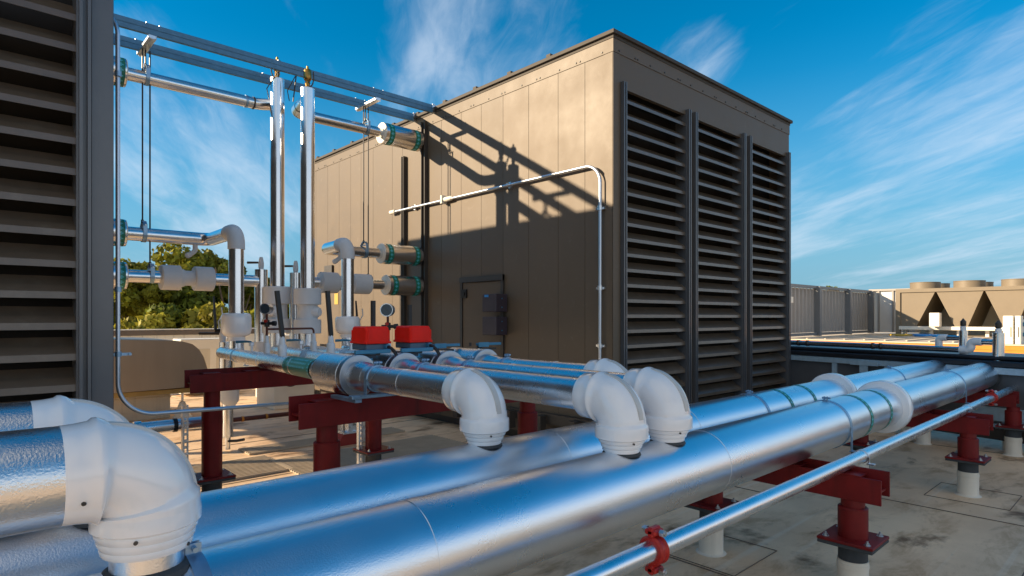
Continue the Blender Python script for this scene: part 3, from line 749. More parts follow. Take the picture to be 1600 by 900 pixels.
# stub fittings on top of headers
def on_head(i, u):
    x, ym, far, lab, yv = HEAD[i]; a = V((x, yv + .15, ZH)); b = far
    lo, hi = 0.0, 1.0
    def uu(p): d = p.x * CC + p.y * SS; r = p.x * SS - p.y * CC; return 800 + F * r / d
    for _ in range(50):
        mid = (lo + hi) / 2
        if uu(a.lerp(b, mid)) > u: lo = mid
        else: hi = mid
    return a.lerp(b, lo)
def stub(parent, p, h=.17, r=.026):
    m = MB(); m.lathe(p + V((0, 0, .045)), (0, 0, 1), [(0, r * .8), (.02, r), (h * .55, r * 1.0), (h * .6, r * .85), (h * .62, r * .72), (h * .9, r * .6), (h, r * .4)], 20)
    return obj('mastic_stub', m, MASTIC, parent)
def lever_rod(p, top, lab):
    t = thing('well_handle', lab, 'handle', p, 'black lever rods above the headers')
    m = MB(); m.sweep([p + V((0, 0, .17)), p + V((0, 0, .22)), top], .02, 4, radii=[.013, .022, .022]); obj('sleeve', m, BLACK, t, smooth=False)
    stub(t, p, .17, .034); return t
pA1 = on_head(0, 441); pA0 = on_head(0, 417)
lever_rod(pA1, pA1 + V((-.03, .03, .57)), 'leaning black rod handle in front of the twin white flanges')
pB1 = on_head(1, 517); lever_rod(pB1, pB1 + V((-.02, .02, .58)), 'upright black rod handle right of the second tall riser')
pC1 = on_head(2, 583); lever_rod(pC1, pC1 + V((0, 0, .50)), 'black rod behind the left red actuator')
pD1 = on_head(3, 640); lever_rod(pD1, pD1 + V((0, 0, .47)), 'black rod behind the right red actuator')
# gauge with cock and thin cross tube
def gauge(p, h, lab, to=None, rg=.045):
    t = thing('pressure_gauge', lab, 'gauge', p, 'round pressure gauges above the headers')
    stub(t, p, .17, .026)
    m = MB(); m.cyl(p + V((0, 0, .15)), p + V((0, 0, h)), .010, seg=12)
    if to is not None: m.sweep(fillet([p + V((0, 0, .27)), to + V((0, 0, .27 + p.z - to.z)), to + V((0, 0, .12))], .03), .0095, 10)
    obj('tube', m, COPP, t)
    g = p + V((0, 0, h + rg)); ax = V((-.75, -.66, 0)).normalized()
    m = MB(); m.lathe(g - ax * .03, ax, [(0, rg * .9), (.0, rg), (.055, rg), (.06, rg * 1.04), (.066, rg * 1.04), (.066, rg * .92), (.06, rg * .9)], 32); obj('case', m, GALV, t)
    m = MB(); m.cyl(g + ax * .031, g + ax * .032, rg * .9, seg=32); fa = obj('dial', m, GLASS, t)
    s = ax.cross(V((0, 0, 1))); m = MB(); m.sweep([g + ax * .034 - s * .02 - V((0, 0, .02)), g + ax * .034 + s * .025 + V((0, 0, .022))], .0016, 5); obj('needle', m, BLACK, fa)
    m = MB(); q = p + V((0, 0, h - .08)); m.box(-.018, .018, -.018, .018, -.03, .03, mtx=Matrix.Translation(q), bev=.004); m.cyl(q - s * .05, q + s * .05, .013, seg=12); m.lathe(q - s * .05, -s, [(0, .02), (.03, .022), (.035, .01)], 14)
    obj('cock', m, BLACK, t)
    m = MB(); m.cyl(q + V((0, 0, .02)) - ax * .01, q + V((0, 0, .02)) + ax * .028, .014, seg=12); obj('knob', m, REDC, t)
    return t
gauge(pA0, .40, 'pressure gauge with dark dial left of the first tall riser', on_head(1, 490) )
t = thing('mastic_fitting', 'white mastic cone where the thin brown tube lands between the tall risers', 'fitting', on_head(1, 490)); stub(t, on_head(1, 490), .18, .028)
gauge(on_head(2, 606), .36, 'pressure gauge above the gap between the two red actuators', None, .05)
for k, (hh, u, lab) in enumerate(((0, 393, 'small valve with blue lever beside the left round coupling'), (1, 470, 'small valve with blue lever between the white mastic cones'), (2, 548, 'small valve with blue lever left of the red actuator'))):
    p = on_head(hh, u); t = thing('small_valve', lab, 'valve', p, 'small lever valves on the headers')
    m = MB(); m.cyl(p + V((0, 0, .05)), p + V((0, 0, .12)), .014, seg=12); m.box(-.02, .02, -.02, .02, -.018, .018, mtx=Matrix.Translation(p + V((0, 0, .13))), bev=.004); obj('body', m, GALV, t)
    m = MB(); a = V((-.70, .68, 0)); m.sweep([p + V((0, 0, .152)) , p + V((0, 0, .155)) + a * .05, p + V((0, 0, .15)) + a * .15], .009, 8, radii=[.007, .011, .013]); obj('lever', m, LEV, t)

# ================================================================== risers and upper lines
YL = 7.95
def X(u, y=YL): k = (u - 800) / F; return y * (CC + k * SS) / (SS - k * CC)
def sleeve(parent, xa, xb, z, r, open_end):
    m = MB(); m.lathe((xa, YL, z), (1, 0, 0), [(0, r * .5), (0, r - .004), (.004, r), (xb - xa - .004, r), (xb - xa, r - .004), (xb - xa, r * .5)], 56); s = obj('sleeve', m, JACKS, parent)
    xe = xa if open_end < 0 else xb
    m = MB(); m.lathe((xe, YL, z), (open_end, 0, 0), [(-.001, .07), (-.001, r - .002), (.006, r - .004), (.007, .07)], 48); obj('end_plate', m, CREAM, s)
    for q in (xa + (.10 if open_end < 0 else .12), xb - (.10 if open_end < 0 else .062)): tape(s, (q, YL, z), (1, 0, 0), r, .085, 16)
def hanger(parent_unused, x, z, r, rods_to, lab):
    t = thing('clevis_hanger', lab, 'pipe hanger', (x, YL, z), 'pipe hangers under the overhead rails')
    m = MB()
    pts = []
    for k in range(-2, 27): a = PI * k / 24 - PI; pts.append((YL + math.cos(a) * (r + .01), z + math.sin(a) * (r + .01)))
    rings = []
    full = [(YL - r - .01, z + .10)] + pts[2:-2] + [(YL + r + .01, z + .10), (YL + .03, z + r + .07)]
    full = [(YL - .03, z + r + .07)] + full
    for (yy, zz) in full: rings.append([V((x - .02, yy, zz)), V((x + .02, yy, zz)), V((x + .02, yy + (.006 if yy > YL else -.006), zz)), V((x - .02, yy + (.006 if yy > YL else -.006), zz))])
    m.loft(rings); m.box(x - .02, x + .02, YL - .035, YL + .035, z + r + .065, z + r + .075)
    obj('yoke', m, STRUT, t, smooth=False)
    m = MB(); m.cyl((x - .012, YL, z + r + .06), (x - .012, YL, rods_to), .0085, seg=8); m.cyl((x - .012, YL, z + r + .05), (x - .012, YL, z + r + .09), .016, seg=6); obj('rod', m, BDARK, t)
    m = MB(); m.cyl((x, YL - r - .03, z + .10), (x, YL + r + .03, z + .10), .008, seg=8); obj('cross_bolt', m, BOLT, t)
    return t
RP = .072
# tall vent risers with air vents
TALL = [(V((3.045, 7.76, 0)), 437.5, 'left one of the two tall silver risers topped by a brass air vent'), (V((3.27, 7.36, 0)), 489.5, 'right one of the two tall silver risers topped by a brass air vent')]
for k, (b, u, lab) in enumerate(TALL):
    x, y = b.x, b.y
    d = x * CC + y * SS
    def zat(v): return 1.6 + (495 - v) * d / F
    ztop = zat(125 if k == 0 else 140)
    t = thing('riser_pipe', lab, 'pipe', (x, y, 1.2), 'two tall riser pipes')
    m = MB(); m.cyl((x, y, 1.2), (x, y, ztop), .088, seg=48); obj('jacket', m, JACKS, t)
    m = MB(); m.cyl((x, y, ztop), (x, y, ztop + .006), .089, seg=48); obj('top_cap', m, GALV, t)
    z1, z2, z3, z4 = (zat(448), zat(475), zat(498), zat(520)) if k == 0 else (zat(451), zat(476), zat(499), zat(521))
    for (za, zb) in ((z2, z1), (z4, z3)):
        m = MB(); m.lathe((x, y, za), (0, 0, 1), [(0, .09), (0, .160), (.005, .166), (zb - za - .006, .166), (zb - za, .158), (zb - za, .09)], 56); obj('flange_cover', m, WINS, t)
    m = MB(); m.lathe((x, y, z3), (0, 0, 1), [(0, .125), (.05, .122), (z2 - z3, .122)], 48); obj('valve_cover', m, WINS, t)
    m = MB(); c = V((x, y, (z2 + z3) / 2)); dd = V((.5 if k else -.7, -.7, 0)).normalized(); m.lathe(c + dd * .09, dd, [(0, .08), (.04, .075), (.08, .05), (.085, .02)], 24); obj('valve_bump', m, MASTIC, t)
    # side branch to the overhead line
    xe = 2.84 if k == 0 else 3.40
    m = MB()
    if k == 0: path = [(.68, YL, 4.335), (X(408), YL, 4.335), (x + .005, y + .03, 4.335)]
    else: path = [(5.4, YL, 4.335), (X(461), YL, 4.335), (x - .01, y, 4.335)]
    m.sweep(fillet(path, .13), RP, 32); obj('branch_pipe', m, JACKS, t)
    if k == 0: sleeve(t, .68, 1.405, 4.335, .155, 1); strap(t, (2.72, YL, 4.335), (1, 0, 0), RP, .03, False)
    else: sleeve(t, 4.675, 5.33, 4.335, .155, -1)
    # thin hanger loop
    hx = x - .05; hy = (y + YL) / 2 + (.1 if k else 0)
    m = MB(); m.sweep([(hx - .02, hy, 4.335 + RP), (hx - .07, hy - .06, 4.335 + RP + .10), (hx + .01, 7.64, 4.70)], .006, 6); m.sweep([(hx + .03, hy, 4.335 + RP), (hx + .02, 7.63, 4.72)], .008, 6)
    if k: m.lathe((3.315, 7.66, 4.335), (.17, 1, 0), [(0, RP + .001), (0, RP + .006), (.02, RP + .006), (.02, RP + .001)], 24, cap=False)
    else: m.lathe((2.80, YL, 4.335), (1, 0, 0), [(0, RP + .001), (0, RP + .006), (.02, RP + .006), (.02, RP + .001)], 24, cap=False)
    obj('hanger_loop', m, BDARK, t)
    # brass automatic air vent
    tv = thing('air_vent', ('left' if k == 0 else 'right') + ' brass automatic air vent on top of its tall riser', 'air vent', (x, y, ztop), 'brass air vents')
    m = MB(); m.lathe((x, y, ztop), (0, 0, 1), [(0, .030), (.03, .032), (.04, .024), (.07, .030), (.075, .036), (.09, .028), (.10, .026), (.105, .034), (.13, .047), (.14, .05), (.23, .048), (.25, .040), (.255, .016), (.29, .014), (.295, .008)], 24); obj('body', m, BRASS, tv)
    m = MB(); s = 1 if k else -1; m.sweep(fillet([(x, y, ztop + .03), (x + .06 * s * .7, y - .06 * s * .7, ztop + .05), (x + .08 * s * .7, y - .08 * s * .7, ztop + .12), (x + .075 * s * .7, y - .075 * s * .7, ztop + .22)], .02), .008, 8); obj('vent_tube', m, BDARK, tv)

# low return lines with round couplings
LOW = [(V((2.27, 6.93, 0)), 'silver riser with white round coupling standing left of the tall risers', -1), (V((3.70, 7.13, 0)), 'silver riser with white round coupling and elbow in front of the lit wall', 1)]
for k, (b, lab, s) in enumerate(LOW):
    x, y = b.x, b.y; d = x * CC + y * SS
    def zat(v): return 1.6 + (495 - v) * d / F
    z = 2.54
    t = thing('drop_pipe', lab, 'pipe', (x, y, 1.2), 'drop pipes with round couplings')
    xw = .68 if s < 0 else 5.4; xc = x + (0.02 if s < 0 else .08)
    m = MB(); m.sweep(fillet([(xw, YL, z), (xc, YL, z), (x, y, z), (x, y, 1.16)], .13), .078, 36); obj('jacket', m, JACKS, t)
    m = MB(); pts = fillet([(x + (xc - x) * .25, y + .25, z), (x, y, z), (x, y, z - .2)], .15, 10); m.sweep(pts, .088, 36, radii=[.088] * len(pts)); obj('elbow_cover', m, WINS, t)
    m = MB()
    z1, z0 = (zat(489), zat(524)) if k == 0 else (zat(494), zat(520)); h = z1 - z0
    m.lathe((x, y, z0), (0, 0, 1), [(-.06, .090), (-.015, .093), (-.005, .118), (.008, .136), (.03, .149), (.06, .155), (h - .05, .155), (h - .025, .149), (h - .006, .134), (h, .09)], 48); obj('coupling_cover', m, PVC, t)
    if k == 0: sleeve(t, .68, 1.405, z, .15, 1)
    else: sleeve(t, 4.66, 5.33, z, .15, -1)
    dx = xc - .16 if s < 0 else xc + .02; dy_ = YL if s < 0 else YL - .42
    m = MB(); m.sweep(fillet([(dx, dy_, z - .06), (dx, dy_, z - .15), (dx - .07, dy_ , z - .20)], .03), .028, 12, radii=None); m.lathe((dx - .05, dy_, z - .19), (-1, 0, -.5), [(0, .03), (.04, .035), (.06, .02)], 16); obj('drain_nub', m, MASTIC, t)
# middle lines with strainers, ending in standing tanks
for k in (0, 1):
    z = 2.06 if k == 0 else 2.075
    t = thing('strainer_line', ('silver line with two white strainer covers in front of the trees' if k == 0 else 'short silver line with white strainer covers in front of the lit wall'), 'pipe', (3, YL, z), 'lines with white strainer covers')
    m = MB()
    if k == 0: m.cyl((.68, YL, z), (2.86, YL, z), RP, seg=36); m.lathe((2.83, YL, z), (1, 0, 0), [(0, RP), (.08, .005)], 36)
    else: m.cyl((5.4, YL, z), (3.42, YL, z), RP, seg=36); m.lathe((3.45, YL, z), (-1, 0, 0), [(0, RP), (.08, .005)], 36)
    obj('jacket', m, JACKS, t)
    for (ua, ub) in (((251, 281), (303, 332)) if k == 0 else ((500, 526), (549, 576))):
        xa, xb = X(ua), X(ub); m = MB(); m.lathe((xa, YL, z), (1, 0, 0), [(0, .08), (0, .140), (.006, .146), (xb - xa - .006, .146), (xb - xa, .140), (xb - xa, .08)], 48); obj('flange_cover', m, WINS, t)
    xa, xb = (X(280), X(305)) if k == 0 else (X(525), X(550))
    m = MB(); w = xb - xa; m.lathe((xa - .02, YL, z), (1, 0, 0), [(0, .10), (w * .35, .105), (w * .5, .09), (w + .04, .088)], 40); obj('strainer_cover', m, WINS, t)
    if k == 0: sleeve(t, .68, 1.41, z, .152, 1)
    else: sleeve(t, 4.74, 5.33, z, .152, -1)
    xt = X(408) if k == 0 else X(462)
    tt = thing('standing_vessel', ('left' if k == 0 else 'right') + ' upright silver vessel with a ball valve on top', 'vessel', (xt, YL, 1.0), 'upright vessels behind the risers')
    ztp = 2.21 if k == 0 else 2.19
    m = MB(); m.lathe((xt, YL, 1.02), (0, 0, 1), [(0, .03), (0, .078), (ztp - 1.02 - .002, .080), (ztp - 1.02, .07), (ztp - 1.02, .02)], 36); obj('shell', m, JACKS, tt)
    m = MB(); m.lathe((xt, YL, 1.16), (0, 0, 1), [(0, .081), (0, .09), (.12, .09), (.12, .081)], 32); obj('lower_band', m, WINS, tt)
    m = MB(); m.cyl((xt, YL, .93), (xt, YL, 1.02), .03, seg=16); obj('drain', m, BRASS, tt)
    m = MB(); m.lathe((xt, YL, ztp), (0, 0, 1), [(0, .028), (.02, .03), (.04, .034), (.08, .034), (.11, .028), (.14, .026), (.145, .02), (.16, .02)], 20); obj('valve', m, MASTIC, tt)
    m = MB(); a = V((-.72, .69, 0)); m.sweep([V((xt, YL, ztp + .09)), V((xt, YL, ztp + .09)) + a * .05, V((xt, YL, ztp + .09)) + a * .18], .012, 8, radii=[.008, .014, .016]); obj('lever', m, BDARK, tt)
t_ = V((X(395), YL - .05, 2.28))
# strainer black handles and small parts hanging near trees
for (u, v0, v1, lab) in ((334, 463, 515, 'thin black lever hanging under the left strainer line'), (548 + 8, 470, 512, 'thin black lever beside the right strainer line')):
    p0 = P(u, v0, y=YL - .15); p1_ = P(u + 3, v1, y=YL - .15)
    t = thing('strainer_lever', lab, 'lever', p0, 'black levers at the strainer lines')
    m = MB(); m.sweep([p0, p0.lerp(p1_, .5), p1_], .012, 4, radii=[.012, .016, .02]); obj('bar', m, BLACK, t, smooth=False)
    m = MB(); q = p1_ + V((.03, 0, 0)); m.sweep([q + V((.03, -.02, .27)), q + V((.04, -.02, .18)), q + V((.0, 0, .10)), q + V((.01, 0, 0))], .008, 6); obj('wire', m, WINS, t)
    m = MB(); m.cyl(p1_ + V((0, 0, -.02)), p1_ + V((.06, -.05, -.02)), .03, seg=12); obj('plug', m, BLACK, t)
# drain leg at the end of the first header
e = A1 + dA * .02
t = thing('drain_leg', 'vertical drain leg with ball valve behind the left red post', 'pipe', (2.38, 7.62, 0))
m = MB(); m.cyl((2.38, 7.62, .76), (2.38, 7.62, 1.30), .075, seg=36); obj('upper_pipe', m, JACKS, t)
m = MB(); m.lathe((2.42, 7.62, .55), (0, 0, 1), [(-.03, .055), (0, .07), (.04, .10), (.08, .105), (.24, .105), (.25, .06)], 32); obj('reducer_cover', m, WINS, t)
m = MB(); m.cyl((2.40, 7.62, .17), (2.40, 7.62, .56), .058, seg=24); m.cyl((2.40, 7.62, .02), (2.40, 7.62, .17), .03, seg=16); obj('lower_pipe', m, JACKS, t)
m = MB(); m.sweep([(2.40, 7.6, .12), (2.46, 7.5, .13), (2.52, 7.42, .15)], .016, 8); obj('lever', m, BLACK, t)
m = MB(); m.lathe((2.34, 7.62, 1.30), (0, 0, 1), [(0, .03), (.04, .036), (.10, .036), (.12, .026), (.2, .022)], 18); obj('top_valve', m, MASTIC, t)
m = MB(); m.sweep([(2.34, 7.62, 1.40), (2.25, 7.70, 1.40), (2.14, 7.82, 1.40)], .016, 8); obj('top_lever', m, BLACK, t)

# hangers on overhead lines
for x, s in ((1.62, 'left'), (4.42, 'right')):
    hanger(None, x, 4.335, RP, 4.70, 'perforated hanger holding the highest %s line' % s)
    hanger(None, x - .03, 2.54, .078, 4.70, 'hanger with a long thin rod on the middle %s line' % s)
    hanger(None, x + .045, 2.067, RP, 4.655, 'hanger on the lowest %s line, held by the longest thin rod' % s)
# overhead rails
for k, (y, z) in enumerate(((7.606, 4.76), (8.129, 4.755))):
    t = thing('overhead_rail', ('near' if k == 0 else 'far') + ' one of the two blue grey strut rails spanning between the units', 'rail', (3, y, z), 'overhead strut rails')
    m = MB()
    for q in (0, 1):
        zb = z - .060 + q * .061
        m.box(.60, 5.40, y - .021, y + .021, zb, zb + .058, bev=.004)
    m.box(.60, 5.40, y - .017, y + .017, z - .004, z + .003)
    obj('channel', m, RAILM, t, smooth=False)
    m = MB(); m.box(5.33, 5.38, y - .03, y - .022, z - .06, z + .07); m.box(5.33, 5.44, y - .03, y + .03, z + .052, z + .06); obj('end_bracket', m, GALV, t, smooth=False)
    m = MB()
    for xx in (1.55, 1.68, 4.35, 4.5, 3.0): m.cyl((xx, y, z + .05), (xx, y, z + .07), .012, seg=8)
    split('bolt', m, BOLT, t)
for x, s in ((1.60, 'left'), (4.40, 'right')):
    t = tag(obj('cross_strut', (lambda mm: (mm.box(x - .04, x + .04, 7.57, 8.17, 4.655, 4.696, bev=.004), mm.box(x - .015, x + .015, 7.56, 8.18, 4.65, 4.656), mm)[-1])(MB()), GALV, smooth=False),
            '%s short cross strut bolted under the overhead rails' % s, 'strut', 'cross struts under the rails')

# ================================================================== conduits
t = thing('conduit', 'thin conduit dropping down the left unit corner and bending toward the red beam', 'conduit', (.72, 4.32, 1))
m = MB(); m.sweep(fillet([(.60, 4.40, 3.46), (.725, 4.31, 3.46), (.725, 4.30, 1.0), (1.95, 4.30, .972)], .20, 12), .0125, 16); obj('tube', m, CONDM, t)
for z in (1.75, 1.36, 3.05):
    m = MB(); m.lathe((.725, 4.30, z), (0, 0, 1), [(0, .0127), (0, .019), (.03, .019), (.03, .0127)], 14)
    if z < 1.7: m.box(.68, .79, 4.295, 4.302, z + .005, z + .022); m.cyl((.785, 4.30, z + .013), (.785, 4.28, z + .013), .009, seg=8)
    obj('coupling' if z > 1.7 else 'clip', m, STRUT, t)
t = thing('conduit', 'conduit running along the lit wall and bending down at the corner', 'conduit', (5.34, 6, 3.3))
m = MB(); m.sweep(fillet([(5.345, 8.70, 3.335), (5.345, 4.345, 3.325), (5.345, 4.352, .5)], .22, 12), .018, 16); obj('tube', m, CONDM, t)
m = MB(); m.cyl((5.345, 8.66, 3.335), (5.345, 8.80, 3.335), .034, seg=16); obj('end_fitting', m, CREAM, t)
m = MB(); m.lathe((5.345, 7.10, 3.335), (0, 1, 0), [(0, .02), (.03, .034), (.10, .036), (.22, .036), (.26, .02)], 16); m.box(5.30, 5.398, 7.30, 7.34, 3.28, 3.40); obj('junction', m, CREAM, t)
for (yy, zz) in ((8.1, 3.335), (5.87, 3.33)):
    m = MB(); m.lathe((5.345, yy, zz), (0, 1, 0), [(0, .019), (0, .027), (.03, .027), (.03, .019)], 14); m.box(5.36, 5.398, yy - .01, yy + .03, zz - .04, zz + .04); obj('clip', m, GALV, t)
for zz in (2.8, 1.9, 1.25):
    m = MB(); m.lathe((5.345, 4.35, zz), (0, 0, 1), [(0, .019), (0, .028), (.05, .028), (.05, .019)], 14); m.box(5.36, 5.398, 4.30, 4.42, zz + .01, zz + .035); obj('clip', m, GALV, t)

# ================================================================== red supports
def h_beam(parent, p0, p1, ztop, h=.14, w=.115, up=.035, side=-1):
    """steel H section lying on its side: a near flange, a taller far flange and the web between"""
    p0, p1 = V(p0), V(p1); d = (p1 - p0).normalized(); n = d.cross(V((0, 0, 1))).normalized() * side; L = (p1 - p0).length
    M_ = Matrix(((d.x, n.x, 0, p0.x), (d.y, n.y, 0, p0.y), (0, 0, 1, 0), (0, 0, 0, 1)))
    m = MB()
    m.box(0, L, w / 2 - .012, w / 2, ztop - h, ztop, mtx=M_, bev=.002); m.box(-.012, L, -w / 2, -w / 2 + .012, ztop - h + up, ztop + up, mtx=M_, bev=.002)
    m.box(.004, L - .004, -w / 2 + .0125, w / 2 - .0125, ztop - h / 2, ztop - h / 2 + .012, mtx=M_)
    q = .1
    while q < L - .1:
        m.box(q, q + .13, -w / 2 + .0125, w / 2 + .004, ztop + .0005, ztop + .008, mtx=M_); q += .33
    return obj('beam', m, RED, parent, smooth=False)
def post(parent, x, y, zt, zplate, foot_z=0., pvc=True, collar=True, rc=.078, rp=.062):
    m = MB(); m.cyl((x, y, zplate), (x, y, zt), rp, seg=32); ps = obj('post', m, RED, parent)
    if collar:
        m = MB(); zc = zplate + (zt - zplate) * .80; m.lathe((x, y, zplate), (0, 0, 1), [(0, rc), (zc - zplate - .006, rc), (zc - zplate, rc - .006), (zc - zplate, rp)], 32); obj('collar', m, RED, ps)
    m = MB(); m.box(x - .145, x + .145, y - .145, y + .145, zplate - .016, zplate, bev=.003); bp = obj('base_plate', m, RED, parent, smooth=False)
    for sx in (-1, 1):
        for sy in (-1, 1):
            m = MB(); c = (x + sx * .108, y + sy * .108); m.cyl((*c, zplate), (*c, zplate + .003), .018, seg=16); m.cyl((*c, zplate + .003), (*c, zplate + .013), .012, seg=6); m.cyl((*c, zplate + .013), (*c, zplate + .024), .006, seg=8); split('bolt', m, BOLT, bp)
    m = MB(); m.box(x - .143, x + .143, y - .143, y + .143, zplate - .036, zplate - .0165, bev=.003); obj('rubber_pad', m, RUBB, parent, smooth=False)
    m = MB(); m.lathe((x, y, zplate - .13), (0, 0, 1), [(0, .05), (0, .076), (.093, .076)], 32); obj('pedestal_cap', m, RUBB, parent)
    m = MB(); m.lathe((x, y, 0), (0, 0, 1), [(0, .10), (.004, .094), (.010, .084), (.02, .080), (zplate - .175, .080), (zplate - .172, .0825), (zplate - .150, .0825), (zplate - .148, .0805), (zplate - .13, .0805), (zplate - .129, .05)], 36); obj('flashed_foot', m, PVCF, parent)
# stands under the mains (beams across, along Y)
for k, (x, lab) in enumerate(((.55, 'red pipe stand under the lower left elbows'), (3.79, 'red pipe stand on two white feet nearest the camera at lower right'), (6.70, 'red pipe stand further back between the near stand and the dark wall'), (9.0, 'last red pipe stand close to the dark framed wall'))):
    t = thing('pipe_stand', lab, 'pipe stand', (x, 1.7, 0), 'red pipe stands under the big pipes')
    h_beam(t, (x, 1.075 if k < 3 else 1.2, 0), (x, 2.42, 0), .70, side=-1)
    post(t, x, 1.235, .56, .345); post(t, x, 2.12, .56, .345)
# beams carrying the headers (along X)
t = thing('header_stand', 'red beam with collared posts under the near end of the header pipes', 'pipe stand', (2.5, 3.42, 0), 'red header stands')
h_beam(t, (1.43, 3.39, 0), (3.55, 3.39, 0), 1.105, h=.145, w=.12, side=1)
post(t, 1.635, 3.41, .97, .42); post(t, 3.30, 3.41, .97, .42)
t = thing('header_stand', 'red beam with plated posts under the far end of the header pipes', 'pipe stand', (2.5, 5.35, 0), 'red header stands')
h_beam(t, (1.375, 5.33, 0), (3.45, 5.33, 0), 1.135, h=.145, w=.12, side=1)
post(t, 1.56, 5.35, .99, .30); post(t, 2.98, 5.22, .99, .33)
t = thing('base_channel', 'blue grey strut channel on the red beam under the leftmost valve', 'channel', (1.7, 3.45, 1.15))
for xx in (1.753, 2.075, 2.42, 2.74):
    pass
m = MB(); m.box(1.60, 2.95, 3.03, 3.075, 1.145, 1.165, bev=.003); obj('channel', m, STRUT, t, smooth=False)
m = MB(); m.box(1.62, 1.66, 3.035, 3.33, 1.125, 1.144); m.box(2.85, 2.89, 3.035, 3.33, 1.125, 1.144); split('arm', m, STRUT, t, smooth=False)

# slotted strut posts
def slotted(x, y, z0, z1, lab):
    t = thing('slotted_post', lab, 'strut post', (x, y, z0), 'slotted strut posts')
    m = MB(); w = .021; n = int((z1 - z0) / .05)
    m.box(x - w, x - w + .003, y, y + .04, z0, z1); m.box(x + w - .003, x + w, y, y + .04, z0, z1)
    m.box(x - w + .003, x - .007, y, y + .003, z0, z1); m.box(x + .007, x + w - .003, y, y + .003, z0, z1)
    for k in range(n): m.box(x - .007, x + .007, y, y + .003, z0 + k * .05, z0 + k * .05 + .022)
    obj('channel', m, GALV, t, smooth=False)
    m = MB(); m.box(x - .07, x + .07, y - .03, y + .07, z0, z0 + .008); obj('foot_plate', m, BDARK, t, smooth=False)
slotted(1.286, 5.05, 0, .93, 'perforated strut post left of the far red post')
slotted(2.86, 5.25, 0, 1.0, 'perforated strut post beside the middle red post with base plate')
t = thing('galvanised_pipe', 'short galvanised pipe low behind the left white elbow', 'pipe', (1.2, 5.6, .66))
m = MB(); m.cyl((.5, 5.60, .70), (1.66, 5.60, .70), .05, seg=28); m.lathe((1.05, 5.60, .70), (1, 0, 0), [(0, .05), (0, .062), (.05, .062), (.05, .05)], 28); m.cyl((1.64, 5.60, .70), (1.64, 5.60, 0), .05, seg=28); obj('tube', m, GALVP, t)
m = MB(); m.lathe((1.33, 5.60, .70), (1, 0, 0), [(0, .051), (0, .056), (.03, .056), (.03, .051)], 28); obj('strap', m, BLACK, t)

# ================================================================== left background on the roof
# parapet
t = thing('parapet_wall', 'long white parapet wall with a dark cap behind the roof equipment', 'wall', (2, 16.2, 0))
m = MB(); m.box(-12, 14.6, 16.0, 16.25, 0, 1.17); obj('wall', m, WALLW, t, smooth=False)
m = MB(); m.box(-12, 14.6, 15.95, 16.30, 1.17, 1.29, bev=.01); obj('cap', m, CAPB, t, smooth=False)
m = MB(); m.box(-12, 14.6, 15.945, 16.305, 1.292, 1.31); obj('cap_edge', m, CREAM, t, smooth=False)
# rooftop unit with rain hood
t = thing('rooftop_unit', 'beige rooftop unit with a rounded rain hood behind the left conduit', 'air handler', (1.8, 10.9, 0))
m = MB(); m.box(.95, 2.52, 10.75, 12.2, 0, .46, bev=.01); m.box(.94, 2.53, 10.74, 12.21, .33, .345); m.box(.94, 2.53, 10.74, 12.21, .12, .135); obj('body', m, RTU, t, smooth=False)
m = MB()
hood = [(.9, .47), (3.06, .50), (3.02, .62), (2.93, .95), (2.86, 1.08), (2.76, 1.17), (2.62, 1.215), (2.4, 1.24), (1.5, 1.28), (.9, 1.30)]
m.extrude([(a, b) for a, b in hood], (0, 10.45, 0), (1, 0, 0), (0, 0, 1), (0, 1.7, 0)); obj('rain_hood', m, HOODM, t, ang=30)
m = MB(); m.box(.95, 2.9, 10.55, 12.0, .40, .468); obj('hood_filter', m, UNDER, t, smooth=False)
# white sunlit equipment box with cable
t = thing('equipment_box', 'sunlit white equipment box with a looping cable behind the far red beam', 'equipment', (4.4, 10.6, 0))
m = MB(); m.box(4.02, 4.75, 10.4, 11.2, 0, .62, bev=.01); obj('cabinet', m, CREAM, t, smooth=False)
m = MB(); m.sweep(fillet([(4.1, 10.39, .55), (4.25, 10.34, .38), (4.5, 10.34, .45), (4.62, 10.39, .42)], .08), .012, 8); obj('cable', m, BLACK, t)
for k, (x, y, z) in enumerate(((5.0, 11.6, 1.25), (5.75, 13.6, 1.5), (3.9, 13.6, 1.15))):
    t = thing('equipment_cabinet', ('cream cabinet standing behind the left vessel', 'tall cream cabinet near the far corner of the lit wall', 'wide cream cabinet against the parapet')[k] if k != 1 else 'cream cabinet just beyond the far end of the lit wall', 'cabinet', (x, y, 0), 'cream cabinets by the parapet')
    x -= .4 * (k == 0) ; w = .35 if k < 2 else .6
    m = MB(); m.box(x - w, x + w, y - .3, y + .3, 0.06, z, bev=.01); obj('body', m, CREAM, t, smooth=False)
    m = MB(); m.box(x - w * .7, x - w * .1, y - .306, y - .301, .3, z - .2); m.box(x + w * .1, x + w * .7, y - .306, y - .301, .3, z - .2); split('door', m, RTU, t, smooth=False)
# conical roof vents
for k, (u, v) in enumerate(((285, 651), (425, 634))):
    p = P(u, v, z=0); t = thing('vent_cone', ('left' if k == 0 else 'right') + ' white cone flashing with a thin pipe on the sunlit roof', 'roof vent', p, 'cone flashings')
    m = MB(); m.lathe(p, (0, 0, 1), [(0, .15), (.02, .12), (.24, .04), (.25, .022)], 24); obj('cone', m, WALLW, t)
    m = MB(); m.cyl(p + V((0, 0, .24)), p + V((0, 0, .62)), .018, seg=12); m.cyl(p + V((0, 0, .60)), p + V((0, 0, .68)), .032, seg=12); obj('pipe', m, GALV, t)
